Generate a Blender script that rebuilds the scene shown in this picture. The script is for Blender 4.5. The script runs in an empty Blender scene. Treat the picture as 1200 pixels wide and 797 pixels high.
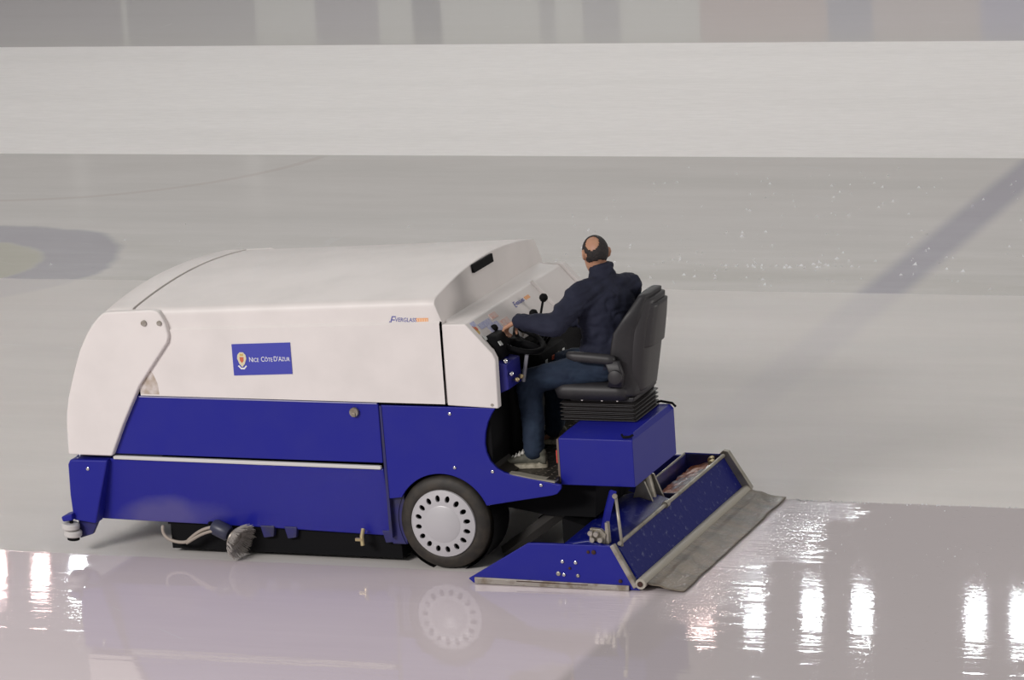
import bpy, bmesh, math, random
from mathutils import Vector, Matrix, noise
random.seed(7)
PI = math.pi
C = bpy.context.scene.collection
V = Vector

# ------------------------------------------------------------------ materials
def new_mat(name, color=(.5,.5,.5), rough=.5, metal=0., coat=0., coat_rough=.05, spec=.5, ior=1.5):
    m = bpy.data.materials.new(name); m.use_nodes = True
    b = m.node_tree.nodes['Principled BSDF']
    b.inputs['Base Color'].default_value = (*color, 1)
    b.inputs['Roughness'].default_value = rough
    b.inputs['Metallic'].default_value = metal
    b.inputs['IOR'].default_value = ior
    b.inputs['Coat Weight'].default_value = coat
    b.inputs['Coat Roughness'].default_value = coat_rough
    return m
def nd(m, t, **kw):
    n = m.node_tree.nodes.new(t)
    for k, v in kw.items(): setattr(n, k, v)
    return n
def lk(m, a, b): m.node_tree.links.new(a, b)
def noise_var(m, c2, scale=8, lo=.45, hi=.65, detail=4, stretch=(1,1,1), bump=0., bscale=None):
    """mix a second colour of dirt / wear into the base with object-space noise"""
    b = m.node_tree.nodes['Principled BSDF']
    tc = nd(m, 'ShaderNodeTexCoord'); mp = nd(m, 'ShaderNodeMapping'); mp.inputs['Scale'].default_value = stretch
    lk(m, tc.outputs['Object'], mp.inputs['Vector'])
    n = nd(m, 'ShaderNodeTexNoise'); n.inputs['Scale'].default_value = scale; n.inputs['Detail'].default_value = detail
    lk(m, mp.outputs[0], n.inputs['Vector'])
    r = nd(m, 'ShaderNodeMapRange'); r.inputs['From Min'].default_value = lo; r.inputs['From Max'].default_value = hi
    lk(m, n.outputs['Fac'], r.inputs['Value'])
    mx = nd(m, 'ShaderNodeMix', data_type='RGBA')
    mx.inputs['A'].default_value = b.inputs['Base Color'].default_value
    mx.inputs['B'].default_value = (*c2, 1)
    lk(m, r.outputs[0], mx.inputs['Factor']); lk(m, mx.outputs['Result'], b.inputs['Base Color'])
    if bump:
        bp = nd(m, 'ShaderNodeBump'); bp.inputs['Strength'].default_value = bump; bp.inputs['Distance'].default_value = .01
        n2 = nd(m, 'ShaderNodeTexNoise'); n2.inputs['Scale'].default_value = bscale or scale*3; n2.inputs['Detail'].default_value = 3
        lk(m, mp.outputs[0], n2.inputs['Vector']); lk(m, n2.outputs['Fac'], bp.inputs['Height']); lk(m, bp.outputs[0], b.inputs['Normal'])
    return m
M = {}
M['white'] = noise_var(new_mat('paint_white', (.80,.755,.735), .5, coat=.12, coat_rough=.35), (.74,.70,.68), 3, .4, .7)
M['white_dirty'] = M['white']
M['blue'] = noise_var(new_mat('paint_blue', (.011,.014,.27), .42, coat=.12, coat_rough=.2, ior=1.35), (.015,.018,.265), 4, .4, .7, bump=.04, bscale=5)
def glare_mat():  # pale patch: glare off the ice painted into the skirt's blue
    m = new_mat('blue_with_glare', (.011,.014,.27), .40, coat=.12, coat_rough=.2, ior=1.35)
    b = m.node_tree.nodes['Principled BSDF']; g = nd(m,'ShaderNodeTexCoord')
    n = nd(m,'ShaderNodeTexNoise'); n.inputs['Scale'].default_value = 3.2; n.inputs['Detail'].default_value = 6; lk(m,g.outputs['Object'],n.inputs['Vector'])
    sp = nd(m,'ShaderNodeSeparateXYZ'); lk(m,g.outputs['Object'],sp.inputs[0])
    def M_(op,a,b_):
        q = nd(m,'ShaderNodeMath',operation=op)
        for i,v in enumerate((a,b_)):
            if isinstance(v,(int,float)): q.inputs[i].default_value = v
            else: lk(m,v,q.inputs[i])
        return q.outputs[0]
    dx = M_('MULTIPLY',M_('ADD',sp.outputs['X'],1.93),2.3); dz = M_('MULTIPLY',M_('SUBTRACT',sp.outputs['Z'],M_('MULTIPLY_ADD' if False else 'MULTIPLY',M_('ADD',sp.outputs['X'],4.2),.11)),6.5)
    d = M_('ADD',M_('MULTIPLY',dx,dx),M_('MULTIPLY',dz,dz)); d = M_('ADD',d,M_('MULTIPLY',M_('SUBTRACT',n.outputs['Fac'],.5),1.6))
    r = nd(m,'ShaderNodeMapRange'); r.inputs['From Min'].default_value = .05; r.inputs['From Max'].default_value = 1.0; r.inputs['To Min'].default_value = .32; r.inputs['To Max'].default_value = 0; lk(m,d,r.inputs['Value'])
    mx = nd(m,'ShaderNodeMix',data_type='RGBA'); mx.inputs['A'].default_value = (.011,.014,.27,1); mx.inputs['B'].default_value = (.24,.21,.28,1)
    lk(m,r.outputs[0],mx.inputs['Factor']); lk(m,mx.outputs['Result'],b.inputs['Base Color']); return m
M['blue_glare'] = glare_mat()
M['blue_wet'] = noise_var(new_mat('wet_blue_steel', (.005,.009,.15), .33, coat=.08, coat_rough=.12, ior=1.25), (.14,.16,.30), 30, .60, .78, 8, (1,.7,1), bump=.15, bscale=30)
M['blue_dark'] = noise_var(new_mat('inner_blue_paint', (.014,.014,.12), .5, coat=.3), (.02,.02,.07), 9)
M['black'] = new_mat('black_chassis', (.005,.005,.006), .75, ior=1.25)
M['rubber'] = noise_var(new_mat('tyre_rubber', (.020,.017,.014), .6), (.045,.036,.026), 14, .4, .7, 5)
M['plastic'] = noise_var(new_mat('grey_black_plastic', (.022,.021,.024), .5), (.030,.028,.031), 9, bump=.05, bscale=220)
M['shell'] = new_mat('seat_shell_plastic', (.036,.034,.037), .42)
M['bellow'] = new_mat('bellows_rubber', (.014,.012,.012), .42)
M['hub'] = new_mat('hubcap_plastic', (.50,.49,.51), .4, coat=.3, coat_rough=.2)
M['steel'] = noise_var(new_mat('worn_steel', (.42,.39,.35), .42, metal=.6), (.26,.22,.17), 16, .48, .66, 6)
M['chrome'] = new_mat('chrome', (.75,.75,.75), .15, metal=1)
M['galv'] = noise_var(new_mat('dull_wet_steel', (.40,.37,.32), .38, metal=.45), (.25,.22,.17), 9, .45, .7, 5)
M['cloth_wet'] = noise_var(new_mat('wet_towel', (.20,.16,.115), .45, coat=.2, coat_rough=.2), (.09,.076,.060), 5, .38, .68, 6, (1,1.6,1), bump=.9, bscale=26)
M['jacket'] = noise_var(new_mat('navy_fabric', (.008,.010,.028), .85), (.013,.016,.038), 10, .35, .7, 5, bump=.35, bscale=18)
M['jeans'] = noise_var(new_mat('denim', (.009,.020,.046), .85), (.014,.030,.060), 12, .4, .7, 5, bump=.3, bscale=24)
M['skin'] = noise_var(new_mat('skin', (.50,.27,.17), .5), (.44,.22,.14), 14)
M['hair'] = noise_var(new_mat('black_hair', (.014,.011,.012), .65), (.028,.02,.018), 60, bump=.6, bscale=160)
M['shoe'] = noise_var(new_mat('shoe_fabric', (.095,.095,.075), .7), (.15,.145,.115), 25)
M['sole'] = noise_var(new_mat('shoe_sole', (.52,.48,.38), .6), (.3,.27,.2), 30)
M['lace'] = new_mat('white_lace', (.75,.73,.68), .7)
M['roller'] = new_mat('roller_plastic', (.62,.60,.58), .45)
M['bristle'] = new_mat('bristle', (.42,.39,.36), .6)
M['hose'] = new_mat('hose_rubber', (.36,.31,.26), .5)
M['brass'] = new_mat('brass', (.55,.45,.25), .35, metal=.7)
M['sign_blue'] = new_mat('sign_blue', (.045,.055,.42), .4, coat=.4)
M['sign_white'] = new_mat('sign_white', (.85,.85,.85), .5)
M['cream'] = new_mat('crest_cream', (.72,.66,.45), .5)
M['gold'] = new_mat('crest_gold', (.60,.42,.12), .5)
M['red'] = new_mat('crest_red', (.62,.13,.06), .5)
M['orange'] = new_mat('logo_orange', (.85,.42,.20), .5)
M['orange_pale'] = new_mat('logo_orange_pale', (.92,.62,.42), .5)
M['logo_blue'] = new_mat('logo_blue', (.10,.11,.38), .5)
M['paper_blue'] = noise_var(new_mat('sticker_pale_blue', (.55,.56,.72), .5), (.40,.42,.66), 60, .45,.6)
M['paper_pink'] = noise_var(new_mat('sticker_pale_pink', (.78,.60,.55), .5), (.78,.40,.32), 60, .5,.65)
M['label'] = new_mat('grey_white_label', (.62,.64,.62), .5)
M['slush'] = noise_var(new_mat('rusty_slush', (.50,.17,.07), .3, coat=.6, coat_rough=.1), (.42,.40,.44), 7, .50, .62, 6, bump=1., bscale=45)
M['rust'] = new_mat('rusty_hole', (.05,.02,.015), .8)
M['dirt'] = noise_var(new_mat('dirty_white', (.46,.38,.31), .6), (.66,.60,.57), 14, .4, .6)
M['lavender'] = new_mat('grey_panel', (.42,.40,.48), .5)
M['mesh_floor'] = new_mat('tread_plate', (.022,.018,.014), .45)
M['eye'] = new_mat('eye_white', (.8,.8,.78), .3)

# ------------------------------------------------------------------ mesh helpers
def link(name, me, mat=None, parent=None, smooth=False, bevel=0., segs=2, autosm=None):
    o = bpy.data.objects.new(name, me); C.objects.link(o)
    if mat is not None: me.materials.append(M[mat] if isinstance(mat, str) else mat)
    if parent: o.parent = parent
    if smooth:
        for p in me.polygons: p.use_smooth = True
    if bevel:
        for p in me.polygons: p.use_smooth = True
        b = o.modifiers.new('bevel', 'BEVEL'); b.width = bevel; b.segments = segs; b.limit_method = 'ANGLE'; b.angle_limit = math.radians(28)
        b.harden_normals = True
    if autosm:
        me.set_sharp_from_angle(angle=math.radians(autosm))
    return o
def obj(name, bm, mat, parent=None, **kw):
    bmesh.ops.recalc_face_normals(bm, faces=bm.faces)
    me = bpy.data.meshes.new(name); bm.to_mesh(me); bm.free()
    return link(name, me, mat, parent, **kw)
def prism_y(prof, y0, y1, bm=None, off=None):
    """profile in x,z extruded from y0 to y1; off(x,z)->dy for leaning faces"""
    bm = bm or bmesh.new()
    a = [bm.verts.new((x, y0+(off(x,z) if off else 0), z)) for x, z in prof]
    b = [bm.verts.new((x, y1+(off(x,z) if off else 0), z)) for x, z in prof]
    n = len(prof)
    bm.faces.new(a); bm.faces.new(b[::-1])
    for i in range(n): bm.faces.new((a[i], b[i], b[(i+1)%n], a[(i+1)%n]))
    return bm
def box(x0, x1, y0, y1, z0, z1, bm=None): return prism_y([(x0,z0),(x1,z0),(x1,z1),(x0,z1)], y0, y1, bm)
def frame_of(d):
    d = V(d).normalized(); t = V((0,0,1)) if abs(d.z) < .9 else V((1,0,0))
    a = d.cross(t).normalized(); b = d.cross(a).normalized(); return a, b
def tube(pts, r, bm=None, seg=10, cap=True):
    bm = bm or bmesh.new(); pts = [V(p) for p in pts]; n = len(pts)
    rs = r if isinstance(r, (list, tuple)) else [r]*n
    d0 = (pts[1]-pts[0]).normalized(); a, b = frame_of(d0); rings = []
    for i, p in enumerate(pts):
        d = (pts[min(i+1,n-1)]-pts[max(i-1,0)]).normalized()
        a = (a - d*a.dot(d)).normalized(); b = d.cross(a).normalized()
        rings.append([bm.verts.new(p + a*math.cos(2*PI*k/seg)*rs[i] + b*math.sin(2*PI*k/seg)*rs[i]) for k in range(seg)])
    for i in range(n-1):
        for k in range(seg): bm.faces.new((rings[i][k], rings[i][(k+1)%seg], rings[i+1][(k+1)%seg], rings[i+1][k]))
    if cap: bm.faces.new(rings[0][::-1]); bm.faces.new(rings[-1])
    return bm
def bez(p0, p1, p2, p3, n=14):
    p0,p1,p2,p3 = map(V,(p0,p1,p2,p3)); out=[]
    for i in range(n+1):
        t=i/n; u=1-t; out.append(p0*u**3+p1*3*u*u*t+p2*3*u*t*t+p3*t**3)
    return out
def lathe(prof, c, axis, bm=None, seg=48, closed=False):
    """prof: list of (radius, along-axis)"""
    bm = bm or bmesh.new(); c = V(c); ax = V(axis).normalized(); a, b = frame_of(ax); R = []
    for r, h in prof:
        R.append([bm.verts.new(c + ax*h + (a*math.cos(2*PI*k/seg)+b*math.sin(2*PI*k/seg))*max(r,1e-4)) for k in range(seg)])
    m = len(R)
    for i in range(m if closed else m-1):
        A, B = R[i], R[(i+1)%m]
        for k in range(seg): bm.faces.new((A[k], A[(k+1)%seg], B[(k+1)%seg], B[k]))
    return bm
def disc(c, axis, r, h, bm=None, seg=20): return lathe([(0,0),(r*.97,0),(r,.06*h if h>0 else 0),(r,h*.9),(r*.94,h),(0,h)], c, axis, bm, seg)
def grid(nu, nv, f, bm=None):
    bm = bm or bmesh.new()
    g = [[bm.verts.new(f(i/(nu-1), j/(nv-1))) for j in range(nv)] for i in range(nu)]
    for i in range(nu-1):
        for j in range(nv-1): bm.faces.new((g[i][j], g[i+1][j], g[i+1][j+1], g[i][j+1]))
    return bm
def thing(name, label, cat, loc=(0,0,0), group=None):
    o = bpy.data.objects.new(name, None); C.objects.link(o); o.location = loc; o.empty_display_size = .1
    o['label'] = label; o['category'] = cat
    if group: o['group'] = group
    return o
def tag(o, label=None, cat=None, group=None, kind=None):
    if label: o['label'] = label
    if cat: o['category'] = cat
    if group: o['group'] = group
    if kind: o['kind'] = kind
    return o

# ------------------------------------------------------------------ ICE (the floor)
def ice_material():
    m = bpy.data.materials.new('rink_ice'); m.use_nodes = True
    nt = m.node_tree; b = nt.nodes['Principled BSDF']
    geo = nd(m, 'ShaderNodeNewGeometry'); sep = nd(m, 'ShaderNodeSeparateXYZ'); lk(m, geo.outputs['Position'], sep.inputs[0])
    X, Y = sep.outputs['X'], sep.outputs['Y']
    def math_(op, a, b_=None, c_=None, clamp=False):
        n = nd(m, 'ShaderNodeMath', operation=op); n.use_clamp = clamp
        for i, v in enumerate((a, b_, c_)):
            if v is None: continue
            if isinstance(v, (int, float)): n.inputs[i].default_value = v
            else: lk(m, v, n.inputs[i])
        return n.outputs[0]
    def nz(scale, stretch=(1,1,1), detail=4, rough=.55):
        mp = nd(m, 'ShaderNodeMapping'); mp.inputs['Scale'].default_value = stretch; lk(m, geo.outputs['Position'], mp.inputs['Vector'])
        n = nd(m, 'ShaderNodeTexNoise'); n.inputs['Scale'].default_value = scale; n.inputs['Detail'].default_value = detail; n.inputs['Roughness'].default_value = rough
        lk(m, mp.outputs[0], n.inputs['Vector']); return n.outputs['Fac']
    def step(v, e, w=.02):       # 0 below e, 1 above
        n = nd(m, 'ShaderNodeMapRange', interpolation_type='SMOOTHSTEP'); lk(m, v, n.inputs['Value'])
        n.inputs['From Min'].default_value = e-w; n.inputs['From Max'].default_value = e+w; return n.outputs[0]
    def remap(v, a, b_, c_, d):
        n = nd(m, 'ShaderNodeMapRange'); lk(m, v, n.inputs['Value'])
        for k, q in zip(('From Min','From Max','To Min','To Max'), (a,b_,c_,d)): n.inputs[k].default_value = q
        return n.outputs[0]
    def mixc(f, a, b_):
        n = nd(m, 'ShaderNodeMix', data_type='RGBA')
        if isinstance(f, (int,float)): n.inputs['Factor'].default_value = f
        else: lk(m, f, n.inputs['Factor'])
        for k, q in (('A',a),('B',b_)):
            if isinstance(q, tuple): n.inputs[k].default_value = (*q,1)
            else: lk(m, q, n.inputs[k])
        return n.outputs['Result']
    wob = math_('MULTIPLY_ADD', nz(.6, (1,1,1), 2), .12, -.06)
    Yw = math_('ADD', Y, wob)
    Yt = math_('ADD', Y, math_('MULTIPLY_ADD', nz(5,(1,3,1),4), .05, -.025))
    # masks
    near = math_('SUBTRACT', 1., step(Yt, -.02, .012))                       # y < 0 : wet from the previous lap
    freshy = math_('MULTIPLY', step(X, 1.45, .05), math_('SUBTRACT', 1., step(Yt, 1.80, .012)))
    wet = math_('MAXIMUM', near, freshy, clamp=True)
    semi = math_('MULTIPLY', step(Yw, 7.6, .05), math_('SUBTRACT', 1., step(Y, 13.05, .012)))
    farb = step(Y, 19.5, .02)
    semi_edge = math_('MULTIPLY', semi, math_('SUBTRACT', 1., step(Yw, 8.9, 1.2)))
    snow = math_('MULTIPLY', step(Y, 13.05, .012), math_('SUBTRACT', 1., farb))
    # base colours of the ice as it lies
    streak = remap(nz(1.6, (.35, 1.5, 1), 7, .62), .35, .65, 0, 1)
    fine = remap(nz(5, (.7,2.6,1), 7, .72), .3, .7, 0, 1)
    col = mixc(streak, (.695,.665,.64), (.735,.705,.68))
    col = mixc(snow, col, mixc(fine, (.82,.795,.785), (.91,.885,.875)))
    col = mixc(semi, col, mixc(streak, (.74,.715,.70), (.78,.755,.74)))
    col = mixc(semi_edge, col, mixc(streak, (.66,.64,.605), (.77,.745,.725)))
    col = mixc(farb, col, (.66,.65,.64))
    col = mixc(wet, col, mixc(streak, (.73,.65,.675), (.755,.675,.70)))
    # older scraped strips inside the light band
    sc = math_('MULTIPLY', remap(nz(1.1, (.14, 1.2, 1), 5), .48, .68, 0, .32), math_('SUBTRACT', math_('SUBTRACT', 1., wet), math_('MULTIPLY', snow, .6)))
    col = mixc(sc, col, (.62,.61,.59))
    # painted line across the rink and painted circle, under the ice
    line = math_('MULTIPLY', step(X, .43, .09), math_('SUBTRACT', 1., step(X, .80, .09)))
    line = math_('MULTIPLY', line, step(Y, 1.9, .1))
    line = math_('MULTIPLY', line, math_('SUBTRACT', 1., step(Y, 13.0, .02)))
    line = math_('MULTIPLY', line, math_('ADD', math_('MULTIPLY', semi, .34), remap(Y, 2., 7.6, .02, .16)))
    col = mixc(line, col, (.30,.29,.42))
    dx = math_('ADD', X, 8.1); dy = math_('SUBTRACT', Y, 8.0)
    rr = math_('SQRT', math_('ADD', math_('MULTIPLY', dx, dx), math_('MULTIPLY', dy, dy)))
    rr = math_('ADD', rr, math_('MULTIPLY_ADD', nz(1.2,(1,1,1),3), .3, -.15))
    ring = math_('MULTIPLY', step(rr, .98, .06), math_('SUBTRACT', 1., step(rr, 1.68, .06)))
    ring = math_('MULTIPLY', ring, math_('MULTIPLY_ADD', semi, .34, .14))
    col = mixc(ring, col, (.27,.265,.37))
    disc_ = math_('MULTIPLY', math_('SUBTRACT', 1., step(rr, .98, .06)), math_('MULTIPLY_ADD', semi, .5, .1))
    col = mixc(disc_, col, (.50,.49,.38))
    # thin faded red arcs
    r2x = math_('SUBTRACT', X, -9.133); r2y = math_('SUBTRACT', Y, 13.396)
    r2 = math_('SQRT', math_('ADD', math_('MULTIPLY', r2x, r2x), math_('MULTIPLY', r2y, r2y)))
    arc = math_('MULTIPLY', math_('MULTIPLY', math_('COMPARE', r2, 2.622, .05), semi), math_('SUBTRACT', 1., step(Y, 13, .1)))
    col = mixc(math_('MULTIPLY', arc, .15), col, (.45,.30,.26))
    # skate scratches : thin bright lines from wave bands broken by noise
    def scratches(rot, sc_, thr):
        mp = nd(m, 'ShaderNodeMapping'); mp.inputs['Rotation'].default_value = (0,0,rot); lk(m, geo.outputs['Position'], mp.inputs['Vector'])
        v = nd(m, 'ShaderNodeTexVoronoi', feature='DISTANCE_TO_EDGE'); v.inputs['Scale'].default_value = sc_
        mp2 = nd(m, 'ShaderNodeMapping'); mp2.inputs['Scale'].default_value = (.25,2.2,1); lk(m, mp.outputs[0], mp2.inputs['Vector']); lk(m, mp2.outputs[0], v.inputs['Vector'])
        return math_('MULTIPLY', math_('LESS_THAN', v.outputs['Distance'], thr), step(nz(2.2, (1,1,1), 2), .60, .03))
    s1 = math_('MULTIPLY', scratches(.35, .9, .004), .35)
    col = mixc(s1, col, (.78,.78,.78))
    col = mixc(math_('MULTIPLY', freshy, .8), col, (.50,.455,.46))
    lk(m, col, b.inputs['Base Color'])
    # roughness by how wet the ice is
    ro = math_('MULTIPLY_ADD', fine, .06, .40)
    ro = math_('ADD', ro, math_('MULTIPLY', snow, .12))
    ro = math_('SUBTRACT', ro, math_('MULTIPLY', semi, .29))
    ro = math_('SUBTRACT', ro, math_('MULTIPLY', farb, .32))
    ro = math_('MULTIPLY', ro, math_('SUBTRACT', 1., math_('MULTIPLY', wet, .925)))
    RO = ro; b.inputs['IOR'].default_value = 1.32
    b.inputs['Specular IOR Level'].default_value = .5
    # ripples left in the water film by the towel, stretched along the drive
    rip = nz(2.2, (.5, 4.5, 1), 3, .6); rip2 = nz(12, (.7, 2.2, 1), 3, .6)
    nearmat = nd(m, 'ShaderNodeMapRange', interpolation_type='SMOOTHERSTEP'); lk(m, math_('ADD', X, math_('MULTIPLY_ADD', nz(2.5,(.3,4,1),3), 1.1, -.55)), nearmat.inputs['Value'])
    nearmat.inputs['From Min'].default_value = 1.6; nearmat.inputs['From Max'].default_value = 2.25; nearmat.inputs['To Min'].default_value = 1.; nearmat.inputs['To Max'].default_value = 0.
    nm = math_('MULTIPLY', nearmat.outputs[0], math_('MULTIPLY', wet, math_('MULTIPLY', step(Y, -.8, .5), step(X, 1.0, .3))))
    lk(m, math_('ADD', RO, math_('MULTIPLY', nm, .13)), b.inputs['Roughness'])
    vor = nd(m, 'ShaderNodeTexVoronoi'); vor.inputs['Scale'].default_value = 16
    mpv = nd(m, 'ShaderNodeMapping'); mpv.inputs['Scale'].default_value = (.8,1.6,1); lk(m, geo.outputs['Position'], mpv.inputs['Vector']); lk(m, mpv.outputs[0], vor.inputs['Vector'])
    drop = math_('MULTIPLY', math_('SUBTRACT', 1., step(vor.outputs['Distance'], .10, .06)), step(nz(1.7,(1,1,1),2), .52, .08))
    vor2 = nd(m, 'ShaderNodeTexVoronoi'); vor2.inputs['Scale'].default_value = 7; lk(m, geo.outputs['Position'], vor2.inputs['Vector'])
    drop2 = math_('MULTIPLY', math_('SUBTRACT', 1., step(vor2.outputs['Distance'], .05, .03)), math_('MULTIPLY', semi, step(nz(.8,(1,1,1),2), .5, .05)))
    streakband = math_('MULTIPLY', step(nz(1.6, (.10, 3.2, 1), 2), .50, .05), math_('SUBTRACT', 1., step(Y, -.25, .35)))
    h = math_('MULTIPLY', math_('MULTIPLY', rip, wet), math_('MULTIPLY_ADD', streakband, .00034, .00011))
    h = math_('ADD', h, math_('MULTIPLY', math_('MULTIPLY', rip2, wet), math_('MULTIPLY_ADD', nm, .0030, .00020)))
    h = math_('ADD', h, math_('MULTIPLY', math_('MULTIPLY', drop, freshy), .0012))
    h = math_('ADD', h, math_('MULTIPLY', drop2, .004))
    h = math_('ADD', h, math_('MULTIPLY', math_('MULTIPLY', fine, snow), .0008))
    bp = nd(m, 'ShaderNodeBump'); bp.inputs['Strength'].default_value = 1.; bp.inputs['Distance'].default_value = 1.
    lk(m, h, bp.inputs['Height']); lk(m, bp.outputs[0], b.inputs['Normal'])
    return m
M['ice'] = ice_material()
fl = obj('floor', box(-45, 35, -7, 40, -.06, 0), 'ice'); tag(fl, kind='structure')
# far boards of the rink (seen only mirrored in the ice) with coloured advert panels
M['board'] = new_mat('unseen_board_white', (.66,.65,.63), .4)
wf = obj('trim_2', box(-45, 35, 26.2, 26.3, -.06, 1.22), 'board'); tag(wf, kind='structure')  # unseen rink boards, only mirrored in the ice
cap_ = obj('trim_1', box(-45, 35, 26.16, 26.34, 1.20, 1.26), new_mat('unseen_board_cap', (.45,.42,.20), .5)); tag(cap_, kind='structure')  # cap of the unseen rink boards
adc = [(-22,-13.2,(.33,.29,.33)),(-13.1,-11.2,(.36,.33,.36)),(-10.3,-9.4,(.34,.30,.36)),(-8.9,-8.5,(.22,.20,.24)),(-7.1,-6.9,(.4,.38,.4)),(-6.5,-6.0,(.36,.34,.38)),
       (-4.9,-3.2,(.50,.36,.36)),(-3.2,-2.6,(.26,.24,.36)),(-2.6,-1.2,(.50,.40,.42)),(-1.2,-.3,(.30,.27,.46)),(.0,.6,(.45,.45,.20)),(.6,1.9,(.34,.31,.50))]
for i, (a, c_, col) in enumerate(adc):
    obj('unseen_advert_panel', box(a-2.2, c_-2.2, 26.185, 26.2, .12, 1.16), new_mat('unseen_advert_paint', col, .5), wf)
# hall behind the boards : unseen dark stepped stand, mirrored faintly in the wet ice
M['stand'] = new_mat('unseen_stand_concrete', (.30,.29,.275), .9)
prof = [(27.5,0)]
for k in range(9): prof += [(27.5+k*.9, 1.0+k*.55), (27.5+(k+1)*.9, 1.0+k*.55)]
prof += [(36.2, 0)]
bm = bmesh.new(); A = [bm.verts.new((-45,y,z)) for y,z in prof]; B = [bm.verts.new((35,y,z)) for y,z in prof]
bm.faces.new(A); bm.faces.new(B[::-1])
for i in range(len(prof)): bm.faces.new((A[i],B[i],B[(i+1)%len(prof)],A[(i+1)%len(prof)]))
for n_, x_ in ((4,-16.67),(5,-13.98)):
    tag(obj('trim_%d' % n_, tube([(x_,27,.0),(x_,27,3.4)], .07), 'board'), kind='structure')
st = obj('trim_3', bm, 'stand'); tag(st, kind='structure')  # unseen stepped stand, only mirrored in the ice

# ------------------------------------------------------------------ ICE RESURFACER
car = thing('ice_resurfacer', 'white and blue ice resurfacing machine driving across the wet rink ice', 'ice resurfacer')
W = 1.75
def ztop(x): return 1.611 + (x+1.983)*.0479
def crown(x, y):
    A = .062 + (min(max(x,-2.1),.05)+2.1)/2.15*.03
    t = min(max(y/W, 0), 1); return A*math.sin(PI*t)**.85 if 0 < t < 1 else 0
def edge(y, r=.035):
    d = min(y, W-y)
    return 0 if d >= r else r - math.sqrt(max(r*r-(r-d)**2, 0))
ys = [0,.003,.010,.020,.035,.06] + [.06+(W-.12)*i/28 for i in range(1,28)] + [W-.06,W-.035,W-.02,W-.01,W-.003,W]
# main hood : roof, near and far side, sloping rear face
XL, XR = -2.000, .03
def hood():
    bm = bmesh.new(); nx = 24; G = []
    for i in range(nx+1):
        x = XL + (XR-XL)*i/nx; row = []
        zb = 1.06; zl = 1.489+(x+1.757)*.0445
        row += [(x,-.014,zb),(x,-.014,zl-.004),(x,0,zl+.010),(x,0,ztop(x)-.05)]
        row += [(x,y,ztop(x)+crown(x,y)-edge(y)) for y in ys]
        row += [(x,W,ztop(x)-.05),(x,W,zb)]
        G.append([bm.verts.new(p) for p in row])
    # sloping rear edge and face: bottom of it at x=.08
    last = []
    for j, v in enumerate(G[-1]):
        p = v.co.copy()
        if j == 0 or j == len(G[-1])-1: q = (.070, p.y, 1.06)
        elif j in (1, 2): q = (.068, p.y, p.z)
        else:
            q = (.036 + .0*p.z, p.y, p.z-.004)
        last.append(bm.verts.new(q))
    G.append(last)
    for i in range(len(G)-1):
        for j in range(len(G[0])-1): bm.faces.new((G[i][j],G[i+1][j],G[i+1][j+1],G[i][j+1]))
    n = len(G[0])
    # rear face strip down to z 1.575, and below it to the dash
    base = []
    for j in range(2, n-1):
        p = last[j].co; base.append(bm.verts.new((.078, min(max(p.y,.004),W-.004), 1.572)))
    for k in range(len(base)-1):
        j = k+2; bm.faces.new((last[j], last[j+1], base[k+1], base[k]))
    low = [bm.verts.new((.072, v.co.y, 1.06)) for v in base]
    for k in range(len(base)-1): bm.faces.new((base[k], base[k+1], low[k+1], low[k]))
    # front cap
    bm.faces.new([v for v in G[0]])
    return bm
h = obj('hood', hood(), 'white', car, smooth=True, autosm=32)
# front shell : roof piece in front of the seam plus curved front
fp = [(-2.02,1.612),(-2.10,1.612),(-2.172,1.606),(-2.205,1.592),(-2.237,1.567),(-2.285,1.515),(-2.322,1.464),(-2.36,1.40),(-2.389,1.346),(-2.435,1.23),(-2.472,1.124),(-2.50,1.04),(-2.52,.955),(-2.53,.88),(-2.534,.80),(-2.537,.664)]
def shell():
    bm = bmesh.new(); G = []
    for k, (x, z) in enumerate(fp):
        a = fp[max(k-1,0)]; b = fp[min(k+1,len(fp)-1)]
        t = V((b[0]-a[0],0,b[1]-a[1])).normalized(); nrm = V((t.z,0,-t.x))
        if nrm.z < 0 and abs(nrm.x) < .5: nrm = -nrm
        if nrm.x > 0 and abs(nrm.x) >= .5: nrm = -nrm
        row = []
        for y in ys:
            c = crown(-2.05, y)*(1.0 if k < 8 else max(.25, 1-(k-8)*.12))
            row.append(bm.verts.new(V((x,y-.0,z)) + nrm*(c-edge(y))))
        G.append(row)
    for i in range(len(G)-1):
        for j in range(len(ys)-1): bm.faces.new((G[i][j],G[i][j+1],G[i+1][j+1],G[i+1][j]))
    # thickness at seam
    s = [bm.verts.new((v.co.x+.0, v.co.y, v.co.z-.10)) for v in G[0]]
    for j in range(len(ys)-1): bm.faces.new((G[0][j],G[0][j+1],s[j+1],s[j]))
    return bm
fs = obj('front_shell', shell(), 'white', car, smooth=True, autosm=40)
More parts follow.
